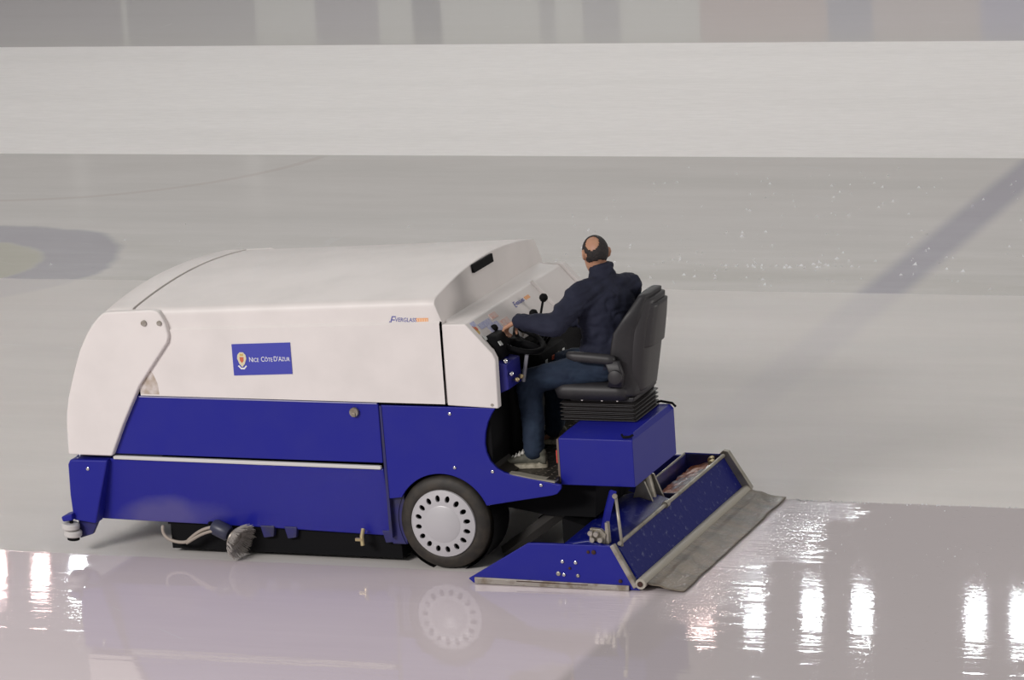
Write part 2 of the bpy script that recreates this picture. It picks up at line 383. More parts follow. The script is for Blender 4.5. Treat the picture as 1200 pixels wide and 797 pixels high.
# side cheeks of the front shell with their bolts
cheek = [(x,z) for x,z in fp[1:]]
cheek = [(-1.86,1.622),(-1.815,1.612),(-1.795,1.585),(-1.772,1.538),(-1.757,1.470),(-1.757,1.455),(-1.766,1.417),(-1.80,1.372),(-1.90,1.245),(-1.991,1.125),(-2.06,1.00),(-2.13,.87),(-2.228,.664)]
outer = [(-2.537,.664),(-2.534,.80),(-2.53,.88),(-2.52,.955),(-2.50,1.04),(-2.472,1.124),(-2.435,1.23),(-2.389,1.346),(-2.36,1.40),(-2.322,1.464),(-2.285,1.515),(-2.237,1.567),(-2.205,1.592),(-2.17,1.602),(-2.02,1.612)]
for yy0, yy1 in ((-.045,.012),(W-.012,W+.022)):
    fc = obj('front_cheek', prism_y(cheek+outer, yy0, yy1), 'white', car, bevel=.012, segs=4)
    if yy0 < 0:
        for (x,z,r) in ((-1.915,1.537,.019),(-1.808,1.539,.016)):
            obj('bolt', disc((x,-.045,z),(0,-1,0),r,.012), 'steel', fc, smooth=True, autosm=40)
# dirt on the hood side behind the cheek
obj('dirt_patch', prism_y([(-2.0,1.07),(-1.87,1.07),(-1.875,1.14),(-1.90,1.20),(-1.925,1.235),(-1.97,1.2)], -.0155, -.0140), 'dirt', car)
# dark joint under hood and inner core
obj('inner_tank', box(-2.24, .04, .03, W-.03, .72, 1.5), 'black', car)
# side hatch (upper blue), latch
sh = obj('side_hatch', prism_y([(-2.27,.668),(-.380,.668),(-.383,1.052),(-2.03,1.058),(-2.10,.98)], 0.0, .03), 'blue', car, bevel=.008)
obj('latch', disc((-.543,-.0,.992),(0,-1,0),.030,.022), 'steel', sh, smooth=True, autosm=40)
obj('latch_grip', box(-.556,-.530,-.03,0,.965,.99), 'steel', sh, bevel=.004)
obj('hatch_lip', box(-2.02,-.39,-.006,.004,1.046,1.053), new_mat('lip_pale', (.35,.35,.55), .35), sh)
obj('trim_strip', prism_y([(-2.235,.636),(-.395,.630),(-.388,.640),(-.392,.654),(-2.235,.660)], -.018, 0.01), new_mat('strip_grey', (.66,.65,.63), .4), car, bevel=.006)
# lower skirt leaning inwards to the bottom
lean = lambda x,z: (.64-z)*.16 if z < .63 else 0
sk = obj('side_skirt', prism_y([(-2.40,.215),(-1.95,.208),(-1.30,.20),(-.375,.178),(-.380,.636),(-2.27,.636)], 0.0, .03, off=lean), 'blue_glare', car, bevel=.008)
for x0, w in ((-1.285,.10),(-1.12,.09),(-.45,.11),(-.345,.10)):
    obj('skirt_bracket', prism_y([(x0,.215),(x0+w,.215),(x0+w-.01,.145),(x0+.02,.135)], .06, .10), 'blue_dark', sk, bevel=.006)
obj('end_flange', prism_y([(-.372,.19),(-.352,.19),(-.362,1.035),(-.376,1.035)], -.004, .05), 'blue_dark', car)
# far side body
obj('far_side_panel', prism_y([(-2.40,.215),(-.375,.178),(.20,.42),(.90,.48),(.90,.60),(.42,.62),(.40,1.04),(-2.27,1.05)], W-.03, W), 'blue', car, bevel=.006)
# front corner piece (blue) and bumper rollers
cp = obj('front_corner', prism_y([(-2.530,.632),(-2.262,.636),(-2.30,.51),(-2.345,.36),(-2.387,.211),(-2.545,.232),(-2.553,.40),(-2.548,.60)], -.045, .06), 'blue', car, bevel=.012, segs=3)
obj('bolt', disc((-2.405,-.045,.577),(0,-1,0),.011,.008), 'chrome', cp, smooth=True)
obj('front_bulkhead', prism_y([(-2.530,.632),(-2.49,.632),(-2.50,.232),(-2.545,.232)], .05, W), 'blue', car)
obj('far_corner', prism_y([(-2.530,.632),(-2.262,.636),(-2.387,.211),(-2.545,.232)], W-.03, W+.03), 'blue', car, bevel=.01)
br = obj('roller_bracket', prism_y([(-2.61,.262),(-2.53,.285),(-2.53,.24),(-2.60,.228)], -.09, .02), 'blue', car, bevel=.01)
obj('bracket_arm', prism_y([(-2.53,.24),(-2.38,.24),(-2.44,.13),(-2.53,.10),(-2.545,.13)], .0, .03), 'blue_dark', br, bevel=.004)
for z in (.175, .128):
    obj('bumper_roller', lathe([(0,0),(.050,0),(.058,.008),(.058,.032),(.050,.040),(0,.040)], (-2.565+.012*(z<.15),-.055,z), (.10,0,1), seg=28), 'roller', br, smooth=True, autosm=40)
obj('roller_axle', tube([(-2.571,-.055,.10),(-2.552,-.055,.25)], .012), 'black', br)
obj('roller_plate', disc((-2.551,-.055,.106),(.1,0,1),.04,.01), 'black', br)
# chassis under the body, then a black block added as shade
obj('chassis', box(-1.98, -.36, .16, 1.58, .17, .73), 'black', car)
obj('under_shade_block', box(-1.93,-.34,.10,1.5,.03,.2), 'black', car)  # black block standing in for the deep shade on the ice below
obj('rear_frame', prism_y([(-.36,.19),(-.20,.34),(.35,.34),(.60,.30),(.90,.30),(.92,.54),(.40,.60),(-.36,.60)], .25, 1.05), 'black', car)
obj('inner_side_plate', box(-.372,-.27, .035,.08,.14,.62), 'blue_dark', car, bevel=.006)
obj('linkage_bar', tube([(.27,.30,.035),(.50,.30,.20),(.72,.32,.36)], .045, seg=4), new_mat('mud_flap', (.035,.032,.03), .6), car)
obj('linkage_bar', tube([(.35,.75,.10),(.60,.75,.28),(.95,.75,.42)], .04, seg=8), 'black', car)
obj('drain_tap', tube([(-.562,.03,.23),(-.562,.0,.19),(-.555,-.01,.135)], .014, box(-.60,-.555,-.02,.0,.165,.183)), 'brass', car)
# rear side panel with arch and foot cut-out
arch = []
for k in range(0, 25):
    a = math.radians(207 - k*(207-22)/24.) if False else None
R_ = .312
a0 = math.atan2(.452-.30, -.272); a1 = math.atan2(.42-.30, .288)
arch = [(R_*math.cos(a0+(a1-a0)*k/26), .30+R_*math.sin(a0+(a1-a0)*k/26)) for k in range(27)]
cut = [(.39,1.04),(.362,1.00),(.335,.95),(.315,.885),(.306,.815),(.312,.76),(.335,.705),(.375,.66),(.42,.636),(.471,.622),(.53,.612),(.60,.600),(.70,.585),(.785,.570)]
prof = [(-.365,.44)] + arch + [(.42,.445),(.60,.478),(.72,.500),(.757,.512),(.785,.545)] + cut[::-1] + [(-.370,1.038)]
rp = obj('rear_side_panel', prism_y(prof, 0.0, .022), 'blue', car, bevel=.005)
for (x,z) in ((.089,.997),(.097,.657),(.345,.640),(.657,.565)):
    obj('screw', disc((x,0,z),(0,-1,0),.010,.006,seg=12), 'chrome', rp, smooth=True)
# front bulkhead of the foot well, floor, far wall
obj('arch_liner', lathe([(.318,0),(.318,.26),(.10,.26)], (0,.03,.30), (0,1,0), seg=40), 'black', car)
fl2 = box(.30, .742, .022, W-.03, .55, .597)
mi_ = len(fl2.faces)
for i in range(9):
    for j in range(30):
        x = .33+i*.05; y = .05+j*.054+(i%2)*.027
        s = 1 if (i+j)%2 else -1; M4 = Matrix.Translation((x,y,.5972)) @ Matrix.Rotation(s*PI/4,4,'Z')
        vs = [fl2.verts.new(M4@V(p)) for p in ((-.018,0,0),(0,-.005,.0),(.018,0,0),(0,.005,.0))]; tp = fl2.verts.new(M4@V((0,0,.004)))
        for q in range(4): fl2.faces.new((vs[q],vs[(q+1)%4],tp)).material_index = 1
flo = obj('footwell_floor', fl2, 'mesh_floor', car); flo.data.materials.append(new_mat('tread_raised', (.10,.085,.07), .35))
obj('floor_lip', prism_y([(.44,.628),(.53,.611),(.70,.586),(.744,.580),(.744,.590),(.62,.604),(.50,.624)], .004, .07), new_mat('worn_lip', (.30,.28,.23), .5), flo)
ft = obj('footwell_front', prism_y([(.30,.597),(.34,.597),(.34,1.10),(.395,1.30),(.345,1.40),(.30,1.10)], .03, W-.05), 'black', car)
obj('footwell_liner', prism_y([(.300,.75),(.318,.70),(.36,.65),(.43,.61),(.43,.597),(.29,.597),(.29,1.04),(.33,1.04),(.31,.9)], .022, .30), 'mesh_floor', ft)
# white cockpit cheeks
ck = [(.080,1.050),(.078,1.558),(.232,1.563),(.397,1.382),(.414,1.345),(.412,1.039)]
wc = obj('cockpit_cheek', prism_y(ck, -.004, .055), 'white', car, bevel=.008, segs=3)
obj('screw', disc((.374,-.004,1.062),(0,-1,0),.009,.005,seg=12), 'steel', wc)
obj('cockpit_cheek', prism_y([(.080,.62),(.078,1.558),(.232,1.563),(.397,1.382),(.414,1.345),(.412,.62)], W-.055, W+.004), 'white', car, bevel=.008, segs=3)
# dashboard
ds = obj('dashboard', prism_y([(.072,1.575),(.10,1.560),(.215,1.553),(.372,1.385),(.385,1.34),(.34,1.30),(.29,1.30),(.072,1.30)], .055, W-.055), 'white', car, bevel=.012, segs=3)
sl = V((-.67,0,.742)); sn = V((.742,0,.67))
def dash_pt(y, s, lift=.002): # s = distance down the slope from its top edge
    return V((.215,y,1.553)) - V((-.683,0,.730))*s + V((.73,0,.683))*lift
def dash_quad(name, y0, y1, s0, s1, mat, thick=.003, parent=ds, skew=0):
    bm = bmesh.new()
    q = [dash_pt(y0,s0,-.001),dash_pt(y1,s0+skew,-.001),dash_pt(y1,s1+skew,-.001),dash_pt(y0,s1,-.001)]
    t = [dash_pt(y0,s0,thick),dash_pt(y1,s0+skew,thick),dash_pt(y1,s1+skew,thick),dash_pt(y0,s1,thick)]
    a = [bm.verts.new(p) for p in q]; b = [bm.verts.new(p) for p in t]
    bm.faces.new(a); bm.faces.new(b)
    for i in range(4): bm.faces.new((a[i],a[(i+1)%4],b[(i+1)%4],b[i]))
    return obj(name, bm, mat, parent)
dash_quad('dash_rib', 1.165, 1.185, -.005, .215, 'white', .022)
dash_quad('warning_sticker', .16, .34, .045, .085, 'paper_blue')
dash_quad('warning_sticker', .24, .40, .085, .155, 'paper_blue')
dash_quad('warning_sticker', .37, .47, .03, .07, 'paper_pink')
dash_quad('warning_sticker', .43, .55, .10, .145, 'paper_pink')
dash_quad('warning_sticker', .06, .15, .012, .045, 'paper_blue')
# yellow-red emblem
bm = bmesh.new()
def dash_disc(y, s, r, lift=.003, bm=None, seg=10):
    bm = bm or bmesh.new(); c = dash_pt(y,s,lift)
    bm.faces.new([bm.verts.new(c + V((0,1,0))*math.cos(2*PI*k/seg)*r*(1+.2*math.sin(3*k)) + sl*math.sin(2*PI*k/seg)*r) for k in range(seg)])
    return bm
e1 = obj('round_emblem', dash_disc(.085,.075,.030), 'gold', ds)
obj('red_mark', dash_disc(.105,.062,.016,.0045), 'red', e1); obj('gold_mark', dash_disc(.08,.045,.010,.0045), 'red', e1)
# ---- lettering
def text(name, s, size, mat, parent, mtx, shear=0, ext=.0006, sx=1.):
    cu = bpy.data.curves.new(name, 'FONT'); cu.body = s; cu.size = size; cu.extrude = ext; cu.shear = shear; cu.offset = .0
    tmp = bpy.data.objects.new('tmp', cu); C.objects.link(tmp)
    dg = bpy.context.evaluated_depsgraph_get()
    me = bpy.data.meshes.new_from_object(tmp.evaluated_get(dg)); me.name = name
    bpy.data.objects.remove(tmp); me.transform(Matrix.Diagonal((sx,1,1,1))); me.transform(mtx); me.materials.clear()
    return link(name, me, mat, parent)
def side_mtx(x, z, y): return Matrix.Translation((x,y,z)) @ Matrix.Rotation(PI/2,4,'X')
sg = obj('sign', prism_y([(-1.337,1.207),(-.937,1.227),(-.937,1.427),(-1.337,1.407)], -.0185, -.0140), 'sign_blue', car)
def letters(parent):
    # word by word: big capital, small capitals after it
    z0 = 1.309; x = -1.226
    for s, sz, dx in (('N',.044,.030),('ICE',.035,.057),('C',.044,.028),('ÔTE',.035,.063),("D'A",.044,.062),('ZUR',.035,.0)):
        text('lettering', s, sz, 'sign_white', parent, side_mtx(x, z0+(x+1.337)*.05-.017, -.0190), sx=.82); x += dx*.90
        if s in ('ICE','ÔTE'): x += .004
letters(sg)
def poly_xz(pts, y, bm=None):
    bm = bm or bmesh.new(); bm.faces.new([bm.verts.new((x,y,z)) for x,z in pts]); return bm
cx_, cz_ = -1.274, 1.305
cr = obj('crest', prism_y([(cx_-.028,cz_+.035),(cx_-.012,cz_+.052),(cx_+.012,cz_+.052),(cx_+.028,cz_+.035),(cx_+.031,cz_+.012),(cx_+.018,cz_-.022),(cx_,cz_-.042),(cx_-.018,cz_-.022),(cx_-.031,cz_+.012)], -.0205,-.0185), 'cream', sg)
obj('crest_shield', prism_y([(cx_-.014,cz_+.022),(cx_+.014,cz_+.022),(cx_+.012,cz_-.002),(cx_,cz_-.016),(cx_-.012,cz_-.002)], -.0215,-.0205), 'red', cr)
obj('crest_crown', prism_y([(cx_-.012,cz_+.030),(cx_+.012,cz_+.030),(cx_+.010,cz_+.046),(cx_,cz_+.040),(cx_-.010,cz_+.046)], -.0215,-.0205), 'gold', cr)
obj('crest_ribbon', prism_y([(cx_-.030,cz_-.036),(cx_-.022,cz_-.030),(cx_-.008,cz_-.046),(cx_+.012,cz_-.046),(cx_+.026,cz_-.030),(cx_+.032,cz_-.036),(cx_+.014,cz_-.056),(cx_-.010,cz_-.056)], -.0205,-.0185), 'sign_white', cr)
# maker lettering on the hood edge
lg = text('lettering', 'E', .070, 'logo_blue', car, side_mtx(-.268,1.556,-.0012), shear=.35)
text('small_letters', 'VERGLASS', .036, 'logo_blue', lg, side_mtx(-.228,1.570,-.0012), shear=.15, sx=.88)
obj('swash', tube([(-.262,-.0014,1.572),(-.268,-.0014,1.560),(-.255,-.0014,1.552),(-.225,-.0014,1.552),(-.195,-.0014,1.556)], .0022, seg=5), 'logo_blue', lg)
obj('swash', tube([(-.18,-.0014,1.556),(-.15,-.0014,1.554),(-.135,-.0014,1.560)], .002, seg=5), 'logo_blue', lg)
ob = obj('logo_box', prism_y([(-.088,1.570),(-.008,1.573),(-.008,1.597),(-.088,1.594)], -.0016, -.0002), 'orange', lg)
for k in range(5):
    x = -.082+k*.0155
    obj('box_stripe', prism_y([(x,1.576),(x+.007,1.576),(x+.007,1.591),(x,1.591)], -.0022, -.0017), 'orange_pale', ob)
dm = Matrix.Translation(dash_pt(.74,.085,.003)) @ Matrix(((0,sl.x,sn.x,0),(1,0,0,0),(0,sl.z,sn.z,0),(0,0,0,1)))
lg2 = text('lettering', 'E', .058, 'logo_blue', ds, dm, shear=.35)
text('small_letters', 'VERGLASS', .030, 'logo_blue', lg2, dm @ Matrix.Translation((.036,.008,0)), shear=.1)
dash_quad('logo_box', .935, 1.01, .055, .078, 'orange')
# dark vent in the rear hood face
obj('vent', prism_y([(.062,1.738),(.056,1.79),(.042,1.79),(.046,1.738)], .62, .95), 'black', car)
vt = bpy.data.objects['vent']
# ---- wheels
def make_wheel(x, y, R, w, side=-1, cap=True, rr=.207):
    pr = [(R*.62,w*.12),(R*.70,w*.03),(R*.80,0),(R*.90,.012*w/.2),(R*.96,w*.10),(R*.985,w*.2),(R,w*.3)]
    for k in range(4):
        q = .3+.1*k; pr += [(R,w*(q+.035)),(R*.975,w*(q+.04)),(R*.975,w*(q+.06)),(R,w*(q+.065))]
    pr += [(R,w*.7),(R*.985,w*.8),(R*.96,w*.9),(R*.90,w*.97),(R*.8,w),(R*.62,w*.88)]
    wl = obj('wheel', lathe(pr, (x,y,R), (0,1,0), seg=64, closed=True), 'rubber', car, smooth=True, autosm=50)
    if cap:
        bm = bmesh.new(); n = 72
        ed = []
        def ring(pts):
            vs = [bm.verts.new(p) for p in pts]
            return [bm.edges.new((vs[i],vs[(i+1)%len(vs)])) for i in range(len(vs))]
        E_ = ring([(rr*math.cos(2*PI*k/n),0,rr*math.sin(2*PI*k/n)) for k in range(n)])
        for k in range(16):
            a = 2*PI*(k+.35)/16; c = V((math.cos(a),0,math.sin(a)))*rr*.785; u = V((math.cos(a),0,math.sin(a))); t = V((-math.sin(a),0,math.cos(a)))
            E_ += ring([c + u*math.cos(2*PI*q/12)*.0215 + t*math.sin(2*PI*q/12)*.0150 for q in range(12)])
        bmesh.ops.triangle_fill(bm, use_beauty=True, use_dissolve=False, edges=E_)
        ext = bmesh.ops.extrude_face_region(bm, geom=list(bm.faces))
        for v in [g for g in ext['geom'] if isinstance(g, bmesh.types.BMVert)]: v.co.y += .018
        for v in bm.verts:
            r = math.hypot(v.co.x, v.co.z); v.co.y -= .016*max(0, 1-(r/rr)**4)
        bmesh.ops.translate(bm, vec=(x,y-.006,R), verts=bm.verts)
        hc = obj('hubcap', bm, 'hub', wl, bevel=.0025)
        obj('hub_centre', lathe([(0,-.002),(.112,-.001),(.120,.004),(.120,.01)], (x,y-.022,R),(0,1,0),seg=40), 'hub', wl, smooth=True, autosm=40)
        obj('hub_bead', lathe([(.196,.004),(.204,-.006),(.211,-.004),(.214,.008)], (x,y-.002,R),(0,1,0),seg=56), 'hub', wl, smooth=True, autosm=60)
    obj('rim', lathe([(0,.055),(R*.66,.05),(R*.66,.02)], (x,y,R),(0,1,0),seg=40), 'black', wl, smooth=True)
    return wl
make_wheel(0,-.012,.30,.20)
make_wheel(0,W-.19,.30,.20, cap=False)
make_wheel(-1.58,.22,.25,.18, cap=False)
make_wheel(-1.58,W-.40,.25,.18, cap=False)
obj('axle', tube([(0,.15,.30),(0,W-.15,.30)], .05), 'black', car)
obj('axle', tube([(-1.58,.3,.25),(-1.58,W-.3,.25)], .05), 'black', car)
# ---- side brush with hoses
mo = obj('side_brush', lathe([(0,-.02),(.045,-.02),(.052,.0),(.052,.09),(.040,.105),(0,.105)], (-1.575,.03,.20), (.93,-.15,-.33), seg=24), new_mat('brush_motor', (.035,.038,.07), .4), car, smooth=True, autosm=40)
ax = V((.90,-.22,-.38)).normalized(); hc_ = V((-1.455,.008,.150))
a_, b_ = frame_of(ax)
obj('brush_hub', lathe([(0,0),(.05,0),(.072,.012),(.072,.022),(.03,.03),(0,.03)], hc_, ax, seg=28), 'steel', mo, smooth=True, autosm=40)
bm = bmesh.new(); rnd = random.Random(3)
for k in range(420):
    t = rnd.random()*2*PI; r0 = .045+rnd.random()*.022
    u = a_*math.cos(t)+b_*math.sin(t)
    p0 = hc_ + ax*.018 + u*r0; p2 = p0 + u*(.045+rnd.random()*.02) + ax*(.055+rnd.random()*.02) + V((rnd.uniform(-1,1),rnd.uniform(-1,1),rnd.uniform(-1,1)))*.008
    p1 = p0 + u*.034 + ax*.020
    if p2.z < .004: p2.z = .004
    if p1.z < .006: p1.z = .006
    tube([p0,p1,p2], [.0018,.0016,.0010], bm, seg=4)
tag(obj('bristles', bm, 'bristle', mo), kind='stuff')
obj('hose', tube(bez((-1.95,.03,.20),(-1.98,.02,.09),(-1.80,.0,.09),(-1.77,0,.11),12)+bez((-1.76,0,.12),(-1.70,0,.17),(-1.66,0,.20),(-1.56,0,.215),12), .011, seg=8), 'hose', mo, smooth=True)
obj('hose', tube(bez((-1.775,-.01,.10),(-1.70,-.01,.14),(-1.65,-.01,.185),(-1.53,-.01,.195),12), .010, seg=8), 'hose', mo, smooth=True)
obj('brush_arm', tube([(-1.80,.25,.22),(-1.62,.06,.21)], .018), 'black', mo)
# ---- seat plinth
def chamfer_box():
    bm = bmesh.new(); x0,x1,y0,y1,z0,z1 = .748,1.226,.100,.884,.543,.836
    lv = [(x0,x1,y0,y1,z0),(x0,x1,y0,y1,z1),(x0+.03,x1-.02,y0+.09,y1-.01,z1+.03)]
    L = [[bm.verts.new(p) for p in ((a,c,z),(b,c,z),(b,d,z),(a,d,z))] for a,b,c,d,z in lv]
    for k in range(2):
        for i in range(4): bm.faces.new((L[k][i],L[k][(i+1)%4],L[k+1][(i+1)%4],L[k+1][i]))
    bm.faces.new(L[0]); bm.faces.new(L[-1]); return bm
pl = obj('seat_plinth', chamfer_box(), 'blue', car, bevel=.005)
obj('plinth_latch', tube([(1.15,.13,.862),(1.17,.10,.855),(1.21,.10,.86),(1.22,.13,.862)], .008, seg=6), 'black', pl)
obj('plinth_catch', tube([(1.10,.85,.868),(1.15,.86,.885),(1.22,.875,.87),(1.235,.89,.845)], .008, seg=6), 'black', pl)
obj('plinth_side', box(.735,.748,.10,.88,.56,.83), new_mat('worn_edge', (.16,.12,.10), .5), pl)
obj('reflector', box(.728,.737,.10,.14,.68,.76), new_mat('red_reflector', (.6,.05,.03), .3, coat=1), pl)
# far half of the rear deck
# ---- driver's seat
seat = obj('driver_seat', prism_y([(.72,.985),(1.13,.985),(1.14,1.02),(.70,1.02)], .42, .82), 'plastic', car, bevel=.01)
bm = bmesh.new(); rings = []
n = 5
for k in range(2*n+1):
    z = .862 + (.125)*k/(2*n); g = .018 if k % 2 else -.006
    rings.append([bm.verts.new(p) for p in ((.665-g,.415-g,z),(1.135+g,.415-g,z),(1.135+g,.825+g,z),(.665-g,.825+g,z))])
for k in range(len(rings)-1):
    for i in range(4): bm.faces.new((rings[k][i],rings[k][(i+1)%4],rings[k+1][(i+1)%4],rings[k+1][i]))
bm.faces.new(rings[0]); bm.faces.new(rings[-1])
obj('bellows', bm, 'bellow', seat, bevel=.006)
# cushion with bolsters
def cushion(u, v):
    x = .63+.44*u; y = .37+.48*v
    s = abs(2*v-1); z = 1.085 + .035*max(0,(s-.55)/.45)**1.0*(1-max(0,(s-.9)/.1)) - .02*u
    return V((x,y,z))
bm = grid(16, 18, cushion)
def loft(rings_, bm=None, cap=True):
    bm = bm or bmesh.new(); R = [[bm.verts.new(p) for p in r] for r in rings_]; n = len(R[0])
    for i in range(len(R)-1):
        for k in range(n): bm.faces.new((R[i][k],R[i][(k+1)%n],R[i+1][(k+1)%n],R[i+1][k]))
    if cap: bm.faces.new(R[0][::-1]); bm.faces.new(R[-1])
    return bm
bm.free()
def rrect(cx,cy,z,hx,hy,r=.05,n=5,tilt=0):
    out=[]
    for q,(sx,sy) in enumerate(((1,1),(-1,1),(-1,-1),(1,-1))):
        for k in range(n+1):
            a = PI/2*q + PI/2*k/n
            out.append(V((cx+sx*(hx-r)+r*math.cos(a), cy+sy*(hy-r)+r*math.sin(a), z+tilt*(sx*hx))))
    return out
cu_ = loft([rrect(.88,.61,1.000,.215,.205,.05), rrect(.87,.61,1.010,.235,.23,.06), rrect(.865,.61,1.06,.245,.245,.07), rrect(.865,.61,1.098,.232,.232,.07), rrect(.87,.61,1.108,.20,.20,.06)])
obj('cushion', cu_, 'plastic', seat, smooth=True)
# backrest : shell behind, padded front with wrap-around bolsters
def back_ring(t, grow=0., shell=False):
    z = 1.03 + .615*t
    cx = 1.120 + .095*min(t,1.)**1.0
    hw = (.20 + .055*math.sin(PI*min(1,t*1.15))**1) if t < .85 else .20+.055*math.sin(PI*min(1,.85*1.15)) - (t-.85)*.25
    hw = .215 + .025*math.sin(PI*t) - .10*max(0,t-.82)/.18*.55
    th = .052*(1-.35*t) + .004
    out = []
    for k in range(28):
        a = 2*PI*k/28; c, s = math.cos(a), math.sin(a)
        yy = (abs(s)**.6)*(1 if s > 0 else -1)*(hw+grow)
        xx = (abs(c)**.7)*(1 if c > 0 else -1)*(th+grow)
        wrap = -.135*max(0,(abs(yy)/hw-.52)/.48)**1.3*(1 if c < .3 else .55)*max(0,min(1,(1.02-t)*2.6))*min(1,.25+t*3)
        out.append(V((cx+xx+wrap, .612+yy, z)))
    return out
tt = [0,.03,.08,.16,.25,.35,.45,.55,.65,.74,.82,.88,.93,.97,.99,1.0]
rg = [back_ring(t) for t in tt]
c_ = sum(rg[-1], V())/28; rg.append([c_+(p-c_)*.75+V((0,0,.010)) for p in rg[-1]]); rg.append([c_+(p-c_)*.3+V((0,0,.014)) for p in rg[-1]])
obj('backrest', loft(rg), 'plastic', seat, smooth=True)
def shell_ring(t):
    z = 1.05+.575*t; cx = 1.150+.095*t; out=[]
    hw = .185+.022*math.sin(PI*t)-.03*max(0,t-.8)/.2
    for k in range(24):
        a = 2*PI*k/24; c,s = math.cos(a), math.sin(a)
        out.append(V((cx+(abs(c)**.6)*(1 if c>0 else -1)*.035-.05*(abs(s)**4), .612+(abs(s)**.6)*(1 if s>0 else -1)*hw, z)))
    return out
rg = [shell_ring(t) for t in (0,.04,.1,.3,.5,.7,.85,.95,1.)]
obj('seat_shell', loft(rg), 'shell', seat, smooth=True)
rg = [[V((p.x+.022,.612+(p.y-.612)*.86,p.z)) for p in shell_ring(t)] for t in (.48,.50,.55,.75,.9,.94)]
obj('document_pocket', loft(rg), 'shell', seat, smooth=True)
obj('recline_lever', tube(bez((1.09,.74,1.10),(1.15,.83,1.08),(1.20,.83,1.11),(1.12,.76,1.14),8), .007, seg=6), 'chrome', seat)
for y in (.335, .885):
    ar = obj('armrest', loft([[V((x, y+s*.028*w, z+c*h_)) for c,s in [(math.cos(2*PI*k/14),math.sin(2*PI*k/14)) for k in range(14)]] for x,z,h_,w in ((.748,1.300,.012,.5),(.758,1.298,.024,.9),(.80,1.292,.032,1),(.92,1.284,.034,1),(1.02,1.277,.034,1),(1.05,1.276,.026,.9),(1.06,1.276,.012,.5))]), 'plastic', seat, smooth=True)
    obj('armrest_bracket', loft([rrect(1.04,y+(.03 if y<.6 else -.03),1.10,.05,.02,.015), rrect(1.06,y+(.02 if y<.6 else -.02),1.18,.045,.022,.015), rrect(1.04,y,1.27,.05,.02,.015)]), 'plastic', seat, smooth=True)
    obj('pivot_cover', disc((1.06,y+(-.005 if y<.6 else .005),1.17),(0,-1 if y<.6 else 1,0),.045,.02), 'plastic', seat, smooth=True)
for x in (.80,.93,1.03):
    obj('seat_bolt', disc((x,.418,1.0),(0,-1,0),.008,.008,seg=10), 'chrome', seat)
# ---- steering wheel, column, levers
sc_ = V((.405,.40,1.375)); sx_ = V((.35,-.06,.93)).normalized()
a_, b_ = frame_of(sx_); bm = bmesh.new(); Rw = .165
ring_pts = [sc_+(a_*math.cos(2*PI*k/40)+b_*math.sin(2*PI*k/40))*Rw for k in range(41)]
tube(ring_pts, .017, bm, seg=10, cap=False)
sw = obj('steering_wheel', bm, 'black', car, smooth=True)
for k in range(3):
    a = 2*PI*k/3+.5; obj('spoke', tube([sc_-sx_*.015, sc_+(a_*math.cos(a)+b_*math.sin(a))*Rw*.97], [.03,.018], seg=8), 'black', sw, smooth=True)
obj('wheel_hub', disc(sc_-sx_*.03, sx_, .045, .04), 'black', sw, smooth=True, autosm=40)
obj('spinner_knob', lathe([(0,0),(.014,0),(.012,.03),(.024,.045),(.024,.065),(.012,.078),(0,.08)], ring_pts[14], sx_, seg=18), 'black', sw, smooth=True)
obj('steering_column', tube([sc_-sx_*.02, sc_-sx_*.20+V((-.02,0,0)), (.36,.42,.90), (.34,.42,.66)], [.035,.045,.05,.05]), 'black', car, smooth=True, autosm=40)
# instrument pod (dark) left of the wheel, with small pale labels
pod = obj('instrument_pod', loft([rrect(.355,.205,1.32,.05,.10,.03), rrect(.335,.205,1.40,.065,.115,.04), rrect(.315,.205,1.455,.055,.10,.04)]), 'black', car, smooth=True)
for (x,y,z) in ((.300,.11,1.445),(.375,.165,1.40)):
    bm = bmesh.new(); c = V((x,y,z)); u = V((.10,.9,-.1)).normalized(); w_ = V((-.55,0,.8)).normalized()
    bmesh.ops.create_cube(bm, size=1); mt = Matrix.Translation(c+V((.02,-.02,.012))) @ Matrix(((u.x,w_.x,.8,0),(u.y,w_.y,-.1,0),(u.z,w_.z,.55,0),(0,0,0,1))) @ Matrix.Diagonal((.035,.03,.006,1))
    bmesh.ops.transform(bm, matrix=mt, verts=bm.verts); obj('pale_label', bm, 'label', pod)
obj('pod_lower_box', prism_y([(.36,1.10),(.46,1.14),(.455,1.30),(.37,1.31)], .07, .30), new_mat('deep_blue_panel', (.012,.012,.20), .45), car, bevel=.008)
obj('grey_bracket', tube([(.475,.28,1.14),(.505,.30,1.32)], .012, seg=6), new_mat('bracket_grey', (.28,.28,.32), .5), car)
for (x,y,z) in ((.465,.10,1.235),(.475,.16,1.185),(.48,.22,1.19),(.43,.10,1.315)):
    obj('valve_fitting', disc((x,y,z),(.7,-.7,.1),.014,.03,seg=10), 'brass' if z < 1.2 else 'chrome', car, smooth=True)
for (x,y,z,x2,z2) in ((.36,.90,1.36,.40,1.52),(.36,.56,1.33,.46,1.50),(.40,.66,1.22,.50,1.38),(.40,.76,1.22,.50,1.37),(.40,.86,1.22,.50,1.36)):
    lv = obj('control_lever', tube([(x,y,z),(x2,y,z2)], .008, seg=8), 'steel' if y < .6 else 'black', car)
    obj('lever_knob', lathe([(0,-.028),(.016,-.022),(.027,-.005),(.027,.010),(.016,.025),(0,.028)], (x2,y,z2),(.2,0,1),seg=16), 'black', lv, smooth=True)
lb = obj('lever_console', loft([rrect(.43,.76,1.05,.07,.20,.02), rrect(.43,.76,1.20,.08,.22,.02), rrect(.42,.76,1.24,.07,.21,.02)]), 'black', car, smooth=True, autosm=40)
